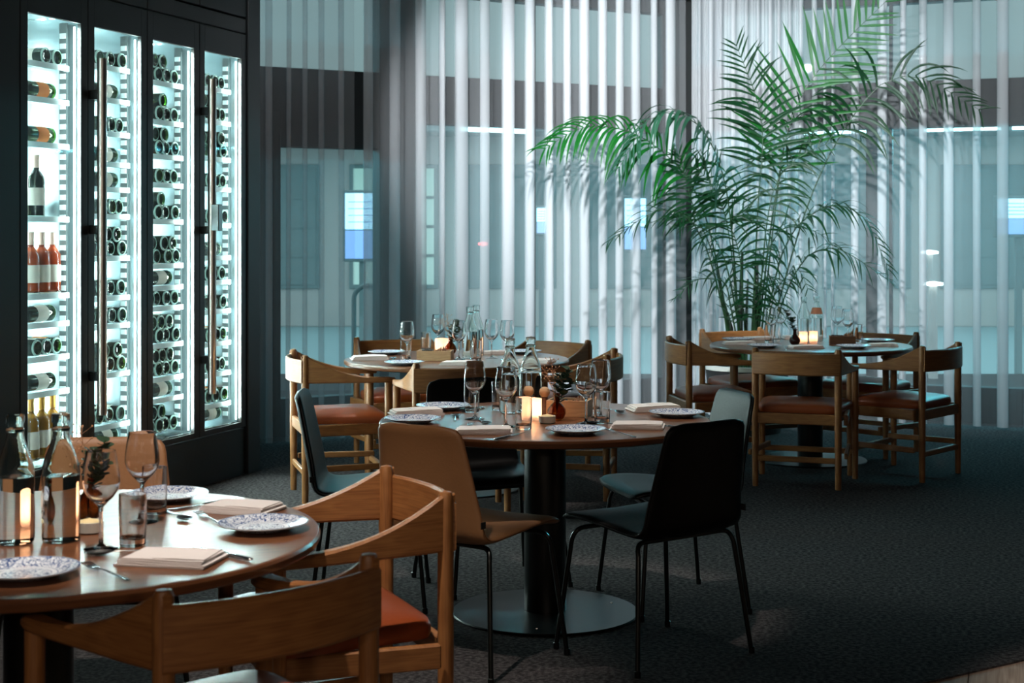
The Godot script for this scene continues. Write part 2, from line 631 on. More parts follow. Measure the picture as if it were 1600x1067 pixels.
# frames along the two glazed walls: x along the wall away from the corner, z outward
const CORNER := Vector3(1.396, 0, -12.1)
var LEFT := Transform3D(Basis(Vector3(-0.871, 0, 0.49), Vector3.UP, Vector3(-0.49, 0, -0.871)), CORNER)
var RIGHT := Transform3D(Basis(Vector3(0.927, 0, 0.374), Vector3.UP, Vector3(0.374, 0, -0.927)), CORNER)


func on_wall(called: String, t: Transform3D, u0: float, u1: float, y0: float, y1: float, z0: float, z1: float, m: Material, bevel := 0.004, parent: Node = null) -> MeshInstance3D:
	var c := t * Vector3((u0 + u1) / 2, (y0 + y1) / 2, (z0 + z1) / 2)
	var o := box_node(called, Vector3(u1 - u0, y1 - y0, z1 - z0), Vector3.ZERO, m, bevel, parent)
	var b := Basis(Vector3.UP, atan2(-t.basis.x.z, t.basis.x.x))
	o.transform = Transform3D(b, c)
	return o


func facades() -> void:
	for side in 2:
		var t := LEFT if side == 0 else RIGHT
		var end := 6.2 if side == 0 else 5.2
		on_wall("wall_window_sill", t, -0.35, end, -0.1, 0.27, 0.33, 0.45, M.sill)
		on_wall("trim_%d" % (side + 1), t, -0.35, end, 2.24, 2.60, 0.34, 0.46, M.beam)
		on_wall("wall_header", t, -0.35, end, 3.2, 3.5, 0.33, 0.45, M.sill)
		var wn := on_wall("window_%d" % (side + 1), t, -0.25, end, 0.27, 2.24, 0.395, 0.401, M.window, 0.0)
		on_wall("window_%d" % (side + 3), t, -0.25, end, 2.60, 3.2, 0.395, 0.401, M.window, 0.0)
	# posts
	on_wall("trim_3", LEFT, 2.18, 2.52, 0.0, 3.3, 0.33, 0.46, M.sill)
	on_wall("trim_4", LEFT, 1.19, 1.225, 0.0, 3.3, 0.36, 0.44, M.beam)
	on_wall("trim_5", LEFT, 3.28, 6.2, 0.0, 2.3, 0.33, 0.46, M.sill)
	on_wall("trim_6", LEFT, 2.5, 3.3, 2.04, 2.25, 0.34, 0.46, M.beam)
	on_wall("trim_7", RIGHT, 1.32, 1.44, 0.0, 2.3, 0.34, 0.46, M.sill)
	on_wall("trim_8", RIGHT, 1.49, 1.515, 0.0, 3.3, 0.38, 0.43, M.beam)
	var post := box_node("trim_9", Vector3(0.5, 3.4, 0.5), Vector3(1.44, 1.7, -12.65), M.beam)
	post.rotation.y = 0.1


func curtain(called: String, label: String, t: Transform3D, u0: float, u1: float, pitch: float, lead: float, seed_: int, packed := 0.0) -> void:
	var rr := RandomNumberGenerator.new()
	rr.seed = seed_
	var cols := PackedVector2Array()   # (u, z) of the plan curve
	var rows := 14
	var folds := int(round((u1 - u0) / pitch))
	var grid := []
	for r in rows + 1:
		grid.append(PackedVector3Array())
	var widths := []
	var dens := PackedFloat32Array()   # bunched cloth in the pleats lets less through
	var thin := 0.13
	var thick := 0.62
	var total := 0.0
	for i in folds:
		var w := rr.randf_range(0.72, 1.28)
		if packed > 0.0 and i < folds * 0.42:
			w *= 0.5
		widths.append(w)
		total += w
	var u := u0
	for i in folds:
		var w: float = widths[i] / total * (u1 - u0)
		var amp := 0.050 * rr.randf_range(0.8, 1.15)
		var lean := rr.randf_range(-0.012, 0.012)
		var pw := w * rr.randf_range(0.30, 0.46) * lead    # width of the pleat at the end of this repeat
		var flat := w - pw
		# plan of one repeat: a flat span bowed to the window, then a pleat laid forward, back and forward again
		var open_ := thin * rr.randf_range(0.7, 1.5) if u < 2.12 or t.basis.x.x > 0 else 0.26 + rr.randf_range(-0.06, 0.08)
		var shut := (thick if u < 2.12 or t.basis.x.x > 0 else 0.36) * rr.randf_range(0.6, 1.12)
		if u < packed:
			open_ = 0.62
		var tuck := rr.randf_range(0.3, 0.7)
		var plan := []
		for q in 15:
			var f := q / 15.0
			plan.append([flat * f, amp * (sin(PI * f) * 0.55 - 0.30 * exp(-pow((f - tuck) * 9.0, 2.0))), open_])
		for lay in 3:
			for q in 8:
				var f := (q + 0.5) / 8.0
				if lay == 1:
					f = 1.0 - f
				plan.append([flat + pw * f, -amp * (0.25 + 0.75 * sin(PI * (0.12 + 0.76 * f))) + 0.006 * (2 - lay), shut])
		for p in plan:
			for r in rows + 1:
				var y := 0.018 + (3.30 - 0.018) * r / rows
				var g := 1.0 + 0.15 * (1.0 - y / 3.3) * sin(i * 1.7 + 0.6)
				grid[r].append(t * Vector3(u + p[0] + lean * (1.0 - y / 3.3), y, p[1] * g))
			dens.append(p[2])
		u += w
	var n: int = grid[0].size()
	var vv := PackedVector3Array()
	var nn := PackedVector3Array()
	var cc := PackedColorArray()
	var ix := PackedInt32Array()
	for r in rows + 1:
		for c in n:
			vv.append(grid[r][c])
			cc.append(Color(1, 1, 1, dens[c]))
			var dx: Vector3 = grid[r][mini(c + 1, n - 1)] - grid[r][maxi(c - 1, 0)]
			var dy: Vector3 = grid[mini(r + 1, rows)][c] - grid[maxi(r - 1, 0)][c]
			nn.append(dx.cross(dy).normalized() * (-1.0 if t.basis.x.x < 0 else 1.0))
	for r in rows:
		for c in n - 1:
			var a := r * n + c
			if t.basis.x.x < 0:
				ix.append_array(PackedInt32Array([a, a + 1, a + n, a + 1, a + n + 1, a + n]))
			else:
				ix.append_array(PackedInt32Array([a, a + n, a + 1, a + 1, a + n, a + n + 1]))
	var arr := []
	arr.resize(Mesh.ARRAY_MAX)
	arr[Mesh.ARRAY_VERTEX] = vv
	arr[Mesh.ARRAY_NORMAL] = nn
	arr[Mesh.ARRAY_COLOR] = cc
	arr[Mesh.ARRAY_INDEX] = ix
	var m := ArrayMesh.new()
	m.add_surface_from_arrays(Mesh.PRIMITIVE_TRIANGLES, arr)
	var o := obj(called, m, M.sheer)
	tag(o, label, "curtain", "sheer curtains along the windows")


func curtains() -> void:
	# the ceiling track they hang from
	for side in 2:
		on_wall("trim_%d" % (10 + side), LEFT if side == 0 else RIGHT, 0.0, 4.9 if side == 0 else 4.1, 3.30, 3.36, -0.03, 0.03, M.beam)
	curtain("sheer_curtain", "dim grey sheer curtain between the wine cabinet and the narrow dark gap", LEFT, 2.865, 4.9, 0.135, 0.75, 3)
	curtain("sheer_curtain", "bright white pleated sheer curtain from the narrow gap to the dark corner line", LEFT, 0.035, 2.805, 0.168, 1.2, 4)
	curtain("sheer_curtain", "sheer curtain behind the palm, teal between its white folds", RIGHT, 0.02, 4.1, 0.138, 0.95, 5, 0.85)


func outside() -> void:
	var g := box_node("ground", Vector3(80, 0.2, 60), Vector3(2, -0.25, -42.6), M.street)
	g.set_meta("label", "pale pavement beyond the windows")
	# tube lamps on a rail outside each glazed wall
	for side in 2:
		var t := LEFT if side == 0 else RIGHT
		var r := thing("lamp_rail", "dark outdoor rail carrying strip lamps outside the %s windows" % ["pleated curtain's", "palm side"][side], "lamp rail", t * Vector3(2.5, 2.36, 1.55))
		var bs := Basis(Vector3.UP, atan2(-t.basis.x.z, t.basis.x.x))
		r.basis = bs
		obj("rail", MB.new().box(Vector3.ZERO, Vector3(4.6, 0.06, 0.08), 0.005).mesh(), M.beam, r)
		for s in [-1.9, 0.0, 1.9]:
			obj("bracket", MB.new().box(Vector3(s, 0.08, (0.55 if side == 0 else -0.55) * (-1.0 if side == 0 else -1.0)), Vector3(0.04, 0.04, 1.12), 0.004).mesh(), M.beam, r)
		for k in 5:
			var x := -1.9 + 0.86 * k + (0.15 if k % 2 else 0.0)
			var tl := obj("tube_lamp", MB.new().tube([Vector3(x, -0.055, 0), Vector3(x + 0.62, -0.055, 0)], 0.019, 10).mesh(), M.tube, r)
		var a := AreaLight3D.new()
		lamp(a, "strip_light", Vector3.ZERO, Color(0.42, 0.92, 1.0), 6.0 if side == 0 else 14.0)
		a.area_size = Vector2(4.4, 0.04)
		a.area_range = 20.0
		var at := t * Vector3(2.5, 2.27, 1.53)
		a.look_at_from_position(at, t * Vector3(2.5, 0.9, 0.0), Vector3.UP)
	# the building across the street
	var b := thing("street_building", "pale building across the street seen through the sheers", "building", Vector3(0, -0.15, -26))
	obj("wall", MB.new().box(Vector3(0, 4.0, -0.5), Vector3(44, 8.0, 1.0), 0.02).mesh(), M.facade, b)
	obj("canopy", MB.new().box(Vector3(0, 3.4, 0.6), Vector3(44, 0.35, 1.2), 0.02).mesh(), M.facade_dark, b)
	for k in 15:
		var x := -14.0 + 2.0 * k
		var w := obj("window", MB.new().box(Vector3(x, 1.7, 0.02), Vector3(1.5, 2.1, 0.06), 0.01).mesh(), M.facade_dark, b)
		obj("pane", MB.new().box(Vector3(x, 1.7, 0.06), Vector3(1.36, 1.96, 0.02), 0.0).mesh(), M.screen_green if k == 6 else M.facade_dark, w)
		for j in range(1, 4):
			obj("glazing_bar", MB.new().box(Vector3(x, 0.72 + 0.49 * j, 0.08), Vector3(1.36, 0.05, 0.03), 0.0).mesh(), M.facade_dark, w)
	# lit advertising panels on the pavement
	var sign_at := func(px: float, d: float) -> float: return (px - 800.0) / 2400.0 * d
	for a in [[566.0, 18.0, 0.39, 0.78, 1.52, "tall lit white and blue advertising panel outside the narrow curtain gap"], [992.0, 19.0, 0.26, 0.64, 1.55, "lit blue advertising panel outside, behind the palm's low fronds"], [1592.0, 17.0, 0.50, 0.40, 1.62, "lit white shop panel outside, beyond the far right curtain"], [846.0, 20.0, 0.12, 0.33, 1.60, "small narrow lit panel outside, near the dark mullion"]]:
		var o := thing("lit_panel", a[5], "sign", Vector3(sign_at.call(a[0], a[1]), -0.15, -a[1]))
		var yc: float = a[4] + 0.15
		obj("frame", MB.new().box(Vector3(0, yc, 0), Vector3(a[2] + 0.06, a[3] + 0.06, 0.10), 0.01).mesh(), M.facade_dark, o)
		var sc := obj("screen", MB.new().box(Vector3(0, yc + a[3] * 0.22, 0.051), Vector3(a[2], a[3] * 0.54, 0.012), 0.0).mesh(), M.screen, o)
		obj("screen", MB.new().box(Vector3(0, yc - a[3] * 0.28, 0.051), Vector3(a[2], a[3] * 0.42, 0.012), 0.0).mesh(), M.screen_blue, o)
		for j in 4:
			obj("stripe", MB.new().box(Vector3(0, yc + a[3] * (0.36 - 0.1 * j), 0.06), Vector3(a[2] * 0.8, 0.012, 0.006), 0.0).mesh(), M.screen_blue, o)
		obj("post", MB.new().box(Vector3(0, yc / 2 - a[3] / 4, -0.02), Vector3(0.07, yc - a[3] / 2, 0.07), 0.005).mesh(), M.facade_dark, o)
	# blurred white and red street lights of unknown source, set on posts here
	for a in [[1452.0, 17.0, 1.25, "white", "white light spot on a post outside, beyond the palm side curtain"], [1458.0, 15.5, 0.95, "white", "low white light spot below the taller one, beyond the palm side curtain"], [755.0, 19.0, 1.33, "red", "small red light spot on a post outside the pleated curtain"]]:
		var o := thing("post_light", a[4], "lamp", Vector3(sign_at.call(a[0], a[1]), -0.15, -a[1]))
		obj("post", MB.new().lathe([Vector2(0, 0), Vector2(0.05, 0), Vector2(0.04, a[2] + 0.1), Vector2(0, a[2] + 0.1)], 12).mesh(), M.facade, o)
		var hd := 0.10 if a[3] == "white" else 0.06
		obj("lamp_head", MB.new().lathe([Vector2(0, a[2] + 0.1), Vector2(hd, a[2] + 0.11), Vector2(hd, a[2] + 0.135), Vector2(0, a[2] + 0.15)], 14).mesh(), M.white_lamp if a[3] == "white" else M.red_lamp, o)
	# bent tube rack by the door window
	var hp := []
	for k in 13:
		var a2 := PI * k / 12.0
		hp.append(Vector3(-0.13 * cos(a2), 1.0 + 0.12 * sin(a2), 0))
	hp.push_front(Vector3(-0.13, 0, 0))
	hp.append(Vector3(0.13, 0, 0))
	var hoop := obj("bicycle_hoop", MB.new().tube(hp, 0.022, 10).mesh(), M.facade_dark)
	hoop.position = Vector3(-1.27, -0.15, -13.6)
	tag(hoop, "bent dark tube hoop standing outside the narrow curtain gap", "bicycle hoop")


# ---------------------------------------------------------------- wine cabinet
const ORD := ["first", "second", "third", "fourth", "fifth", "sixth", "seventh", "eighth", "ninth", "tenth", "eleventh", "twelfth", "thirteenth"]


func wine_bottle_proto(kind: String) -> Node3D:
	# upright, base at the origin
	var glass_m: Material = {"dark": M.wb_green, "green": M.wb_bright, "rose": M.wb_clear, "white": M.wb_clear, "fizz": M.wb_green}[kind]
	var wine_m: Material = {"dark": M.wine_dark, "green": M.wine_dark, "rose": M.wine_rose, "white": M.wine_white, "fizz": M.wine_dark}[kind]
	var r := 0.0405
	var o := Node3D.new()
	var prof := [Vector2(0, 0.022), Vector2(0.018, 0.018), Vector2(r - 0.012, 0.002), Vector2(r - 0.005, 0.0), Vector2(r, 0.005), Vector2(r, 0.185)]
	for k in 7:
		var q := (k + 1) / 7.0
		prof.append(Vector2(lerpf(r, 0.0145, smoothstep(0, 1, q)), 0.185 + 0.045 * q))
	prof.append_array([Vector2(0.0135, 0.288), Vector2(0.0155, 0.29), Vector2(0.0155, 0.298), Vector2(0.010, 0.300), Vector2(0, 0.300)])
	obj("glass", MB.new().lathe(prof, 16).mesh(), glass_m, o)
	obj("rim_glint", MB.new().lathe([Vector2(r - 0.0085, 0.0012), Vector2(r - 0.005, -0.0006), Vector2(r + 0.0003, 0.003), Vector2(r + 0.0004, 0.0065)], 18).mesh(60), M.rim_glint_pale if kind in ["rose", "white"] else M.rim_glint, o)  # pale ring painted on, stands for light gleaming in the glass base
	var inner := [Vector2(0, 0.030), Vector2(0.020, 0.027), Vector2(r - 0.010, 0.012), Vector2(r - 0.0045, 0.018), Vector2(r - 0.0045, 0.183), Vector2(r - 0.014, 0.212), Vector2(0.009, 0.235), Vector2(0.009, 0.25), Vector2(0, 0.25)]
	obj("wine", MB.new().lathe(inner, 14).mesh(), wine_m, o)
	var lab: Material = {"dark": M.paper, "green": M.paper_orange, "rose": M.paper, "white": M.paper, "fizz": M.paper}[kind]
	obj("label", MB.new().lathe([Vector2(r + 0.0004, 0.055), Vector2(r + 0.0006, 0.056), Vector2(r + 0.0006, 0.139), Vector2(r + 0.0004, 0.14)], 16).mesh(), lab, o)
	var fo: Material = {"dark": M.foil, "green": M.foil, "rose": M.foil_blush, "white": M.foil_gold, "fizz": M.foil_blush}[kind]
	obj("foil", MB.new().lathe([Vector2(0.0148, 0.238), Vector2(0.0144, 0.286), Vector2(0.0162, 0.289), Vector2(0.0162, 0.300), Vector2(0, 0.3012)], 14).mesh(), fo, o)
	return o


var protos := {}


func put_bottle(kind: String, label: String, xf: Transform3D, group: String) -> void:
	if not protos.has(kind):
		protos[kind] = wine_bottle_proto(kind)
	var o: Node3D = protos[kind].duplicate()
	o.name = numbered("wine_bottle")
	add_child(o)
	o.transform = xf
	tag(o, label, "bottle", group)


func cabinet() -> void:
	var CT := Transform3D(Basis(Vector3.UP, CAB_TURN), CAB_AT)
	var specs := [
		[[2.257, "b2"], [2.087, "g1"], [1.87, "g1"], [1.512, "f1 x2"], [1.138, "r3"], [1.0, "x3"], [0.837, "b3"], [0.667, "x2"], [0.335, "w4"]],
		[[2.297, "b3"], [2.13, "x2"], [1.957, "b3"], [1.80, "x2"], [1.67, "x1"], [1.53, "b3"], [1.313, "b3+2"], [1.107, "b3"], [0.962, "b4"], [0.709, "b3+2"], [0.445, "b4"], [0.335, "x2"]],
		[[2.263, "b4+2"], [2.05, "b4+1"], [1.862, "b4+2"], [1.707, "b4"], [1.507, "b4+1"], [1.264, "b4+3"], [1.145, "x2"], [1.032, "b4"], [0.828, "b5+3"], [0.645, "b4+3"], [0.53, "x2"], [0.335, "b5+2"]],
		[[2.28, "b5"], [2.09, "b4+2"], [1.876, "b4+3"], [1.70, "b4"], [1.49, "b4"], [1.30, "x2"], [1.156, "b4"], [0.986, "b4"], [0.798, "b4"], [0.62, "b5"], [0.44, "b4"], [0.335, "x2"]],
	]
	for unit in 2:
		var o := thing("wine_cabinet", ["tall black built-in wine cabinet unit with bright shelves, beside the dark panel wall", "tall black-brown built-in wine cabinet unit next to the curtain"][unit], "wine cabinet", CAB_AT, CAB_TURN)
		var x0 := -2.18 + 1.07 * unit
		var body: Material = M.cab if unit == 0 else M.cab_brown
		var xr := x0 + 1.07
		obj("back_panel", MB.new().box(Vector3(x0 + 0.535, 1.35, -0.64), Vector3(1.068, 2.7, 0.03), 0.002).mesh(), M.cab_white, o)
		for e in [x0 + 0.012, xr - 0.012]:
			obj("side_panel", MB.new().box(Vector3(e, 1.47, -0.335), Vector3(0.022, 2.32, 0.58), 0.001).mesh(), M.cab_side, o)
		obj("divider", MB.new().box(Vector3(x0 + 0.535, 1.40, -0.335), Vector3(0.02, 2.2, 0.58), 0.001).mesh(), M.cab_side, o)
		obj("plinth", MB.new().box(Vector3(x0 + 0.535, 0.138, -0.32), Vector3(1.068, 0.276, 0.62), 0.003).mesh(), M.cab, o)
		obj("floor_panel", MB.new().box(Vector3(x0 + 0.535, 0.30, -0.335), Vector3(1.05, 0.03, 0.58), 0.001).mesh(), M.cab_white, o)
		obj("top_panel", MB.new().box(Vector3(x0 + 0.535, 2.52, -0.335), Vector3(1.05, 0.03, 0.58), 0.001).mesh(), M.cab_white, o)
		obj("fascia", MB.new().box(Vector3(x0 + 0.535, 2.662, -0.30), Vector3(1.068, 0.085, 0.60), 0.003).mesh(), body, o)
		for k in 2:
			obj("upper_door", MB.new().box(Vector3(x0 + 0.268 + 0.535 * k, 3.03, -0.30), Vector3(0.530, 0.63, 0.60), 0.003).mesh(), M.cab, o)
		if unit == 1:
			obj("end_panel", MB.new().box(Vector3(0.04, 1.67, -0.31), Vector3(0.15, 3.34, 0.64), 0.004).mesh(), M.cab, o)
		for k in 2:
			var dx := x0 + 0.535 * k
			var door := obj("door", frame_mesh(dx + 0.0015, dx + 0.532, 0.285, 2.612, 0.055, 0.03, 0.148, 0.022), body, o)
			obj("pane", MB.new().box(Vector3(dx + 0.2675, 1.39, -0.012), Vector3(0.43, 2.16, 0.008), 0.0).mesh(), M.pane, door)
			if k == 1:
				var hx := dx + 0.028
				var hb := 0.50 + 0.0 * unit
				var h := obj("handle", MB.new().tube([Vector3(hx, 0.53, 0.062), Vector3(hx, 2.30, 0.062)], 0.024, 16).mesh(), M.brushed, door)
				for y in [0.72, 1.45, 2.12]:
					obj("bracket", MB.new().box(Vector3(hx - 0.006, y, 0.030), Vector3(0.030, 0.045, 0.062), 0.003).mesh(), M.black_metal, h)
				if unit == 1:
					obj("lock", MB.new().box(Vector3(hx, 1.52, 0.092), Vector3(0.045, 0.15, 0.05), 0.004).mesh(), M.steel, door)
			# light lines in the front corners and along the top
			for e in [dx + 0.063, dx + 0.470]:
				obj("light_line", MB.new().box(Vector3(e, 1.39, -0.034), Vector3(0.008, 2.12, 0.010), 0.001).mesh(), M.led, o)
				obj("light_line", MB.new().box(Vector3(e, 1.39, -0.614), Vector3(0.03, 2.12, 0.012), 0.001).mesh(), M.led, o)  # unseen back corner lines, placed to brighten the space behind the bottles
			obj("light_line", MB.new().box(Vector3(dx + 0.268, 2.498, -0.06), Vector3(0.43, 0.012, 0.03), 0.001).mesh(), M.led, o)
			# notched standards at both sides
			for e in [dx + 0.034, dx + 0.500]:
				var std := obj("shelf_standard", MB.new().box(Vector3(e, 1.40, -0.118), Vector3(0.012, 2.15, 0.045), 0.001).mesh(), M.standard, o)
				var notch := MB.new()
				for j in 42:
					notch.box(Vector3(e + (0.008 if e < dx + 0.2 else -0.008), 0.36 + 0.05 * j, -0.118), Vector3(0.006, 0.026, 0.034), 0.001)
				obj("notch", notch.mesh(), M.rail, std)
			var dn: int = unit * 2 + k
			var col: String = ["first", "second", "third", "fourth"][dn]
			for j in specs[dn].size():
				var y: float = specs[dn][j][0]
				if y > 0.34:
					var sh := obj("shelf", MB.new().box(Vector3(dx + 0.268, y - 0.006, -0.335), Vector3(0.446, 0.010, 0.50), 0.001).mesh(), M.shelf, o)
					obj("shelf_front", MB.new().box(Vector3(dx + 0.268, y - 0.012, -0.081), Vector3(0.446, 0.028, 0.006), 0.001).mesh(), M.rail, sh)
				fill_shelf(CT, dx, y, specs[dn][j][1], "%s shelf, %s cabinet door" % [ORD[j], col])
		# front lines shine out and in; unseen back lines are placed to backlight the bottles
		for k in 2:
			for e in [0.063, 0.470]:
				for way in 3:
					var a := AreaLight3D.new()
					lamp(a, "line_light", Vector3.ZERO, Color(0.88, 1.0, 0.98), [2.2, 1.3, 0.35][way])
					a.area_size = Vector2(0.03 if way == 1 else 0.008, 2.10)
					a.area_range = 20.0
					a.transform = CT * Transform3D(Basis(Vector3.UP, 0.0 if way == 2 else PI), Vector3(x0 + 0.535 * k + e, 1.39, [-0.0275, -0.606, -0.0405][way]))


# a door frame: outer rectangle with an opening
func frame_mesh(x0: float, x1: float, y0: float, y1: float, sw: float, bottom: float, top: float, th: float) -> ArrayMesh:
	var m := MB.new()
	m.box(Vector3(x0 + sw / 2, (y0 + y1) / 2, -th / 2), Vector3(sw, y1 - y0, th), 0.002)
	m.box(Vector3(x1 - sw / 2, (y0 + y1) / 2, -th / 2), Vector3(sw, y1 - y0, th), 0.002)
	m.box(Vector3((x0 + x1) / 2, y0 + bottom / 2, -th / 2), Vector3(x1 - x0 - 2 * sw + 0.004, bottom, th), 0.002)
	m.box(Vector3((x0 + x1) / 2, y1 - top / 2, -th / 2), Vector3(x1 - x0 - 2 * sw + 0.004, top, th), 0.002)
	return m.mesh()


func fill_shelf(ct: Transform3D, dx: float, y: float, spec: String, where: String) -> void:
	var R := 0.041
	var grp := "wine bottles in the lit cabinet"
	# lying with the base outward: local +y of the bottle points to -z
	var lying := Basis(Vector3(1, 0, 0), Vector3(0, 0, -1), Vector3(0, 1, 0))
	for part in spec.split(" "):
		var kind := part[0]
		var n := int(part[1])
		match kind:
			"b":
				for i in n:
					var x := dx + 0.447 - 0.087 * i
					put_bottle("dark" if rng.randf() < 0.85 else "green", "%s wine bottle lying base out, %s from right, %s" % ["dark", ORD[i], where], ct * Transform3D(lying * Basis(Vector3.UP, rng.randf() * TAU), Vector3(x, y + R, -0.092 - rng.randf() * 0.025)), grp)
				if part.length() > 3:
					for i in int(part[3]):
						var x := dx + 0.447 - 0.087 * (i + 0.5 + (1 if n > 3 and int(part[3]) < 3 else 0))
						put_bottle("dark" if rng.randf() < 0.8 else "green", "dark wine bottle stacked on top, %s from right, %s" % [ORD[i], where], ct * Transform3D(lying * Basis(Vector3.UP, rng.randf() * TAU), Vector3(x, y + R + 0.0725, -0.088 - rng.randf() * 0.025)), grp)
			"x", "g":
				for i in n:
					var b := Basis(Vector3.UP, rng.randf_range(-0.04, 0.04)) * Basis(Vector3(0, 0, 1), PI / 2 if kind == "g" or i % 2 == 0 else -PI / 2)
					var left := kind == "g" or i % 2 == 0
					var xx := dx + (0.425 if left else 0.12)
					put_bottle("green" if kind == "g" else "dark", "%s wine bottle lying lengthwise, %s from front, %s" % ["green" if kind == "g" else "dark", ORD[i], where], ct * Transform3D(b * Basis(Vector3.UP, rng.randf() * TAU), Vector3(xx, y + R, (-0.145 if kind == "g" or part == spec else -0.27) - 0.105 * i)), grp)
			_:
				var k2: String = {"r": "rose", "w": "white", "f": "fizz"}[kind]
				for i in n:
					var xx := dx + (0.44 if kind != "f" else 0.31) - 0.086 * i
					put_bottle(k2, "%s bottle standing upright, %s from right, %s" % [{"r": "orange-pink rosé", "w": "golden white wine", "f": "dark sparkling wine"}[kind], ORD[i], where], ct * Transform3D(Basis(), Vector3(xx, y, -0.14)), grp)


# ---------------------------------------------------------------- tables and chairs
func table_at(label: String, at: Vector3, R: float) -> void:
	var o := thing("round_table", label, "table", at, 0.4, "round dining tables")
	obj("tabletop", MB.new().lathe([Vector2(0, 0.700), Vector2(R - 0.012, 0.700), Vector2(R - 0.004, 0.704), Vector2(R, 0.712), Vector2(R, 0.721), Vector2(R - 0.004, 0.7275), Vector2(R - 0.012, 0.730), Vector2(0, 0.730)], 96).mesh(30), M.top, o)
	obj("column", MB.new().lathe([Vector2(0, 0.012), Vector2(0.079, 0.012), Vector2(0.079, 0.690), Vector2(0.16, 0.692), Vector2(0.16, 0.6995), Vector2(0, 0.6995)], 40).mesh(30), M.black, o)
	var b := obj("base_plate", MB.new().lathe([Vector2(0, 0.0), Vector2(0.350, 0.0), Vector2(0.352, 0.004), Vector2(0.349, 0.009), Vector2(0.09, 0.0125), Vector2(0, 0.0125)], 72).mesh(30), M.base, o)
	for k in 3:
		obj("screw", MB.new().lathe([Vector2(0, 0.0), Vector2(0.006, 0.0), Vector2(0.005, 0.003), Vector2(0, 0.004)], 8, Transform3D(Basis(), Vector3(0.28 * cos(k * 2.1), 0.0095, 0.28 * sin(k * 2.1)))).mesh(), M.steel, b)


func arm_ring(c: Vector3, side: Vector3, w: float, y0: float, y1: float) -> Array:
	var b := minf(0.006, minf(w, y1 - y0) * 0.3)
	var r := []
	for q in [[-1, 0, b, 0.0], [-1, 1, b, 0.0]]:
		pass
	var pts := [[w / 2 - b, y0], [w / 2, y0 + b], [w / 2, y1 - b], [w / 2 - b, y1], [-w / 2 + b, y1], [-w / 2, y1 - b], [-w / 2, y0 + b], [-w / 2 + b, y0]]
	for p in pts:
		r.append(Vector3(c.x, 0, c.z) + side * p[0] + Vector3(0, p[1], 0))
	return r


var chair0: Node3D
var shells := {}


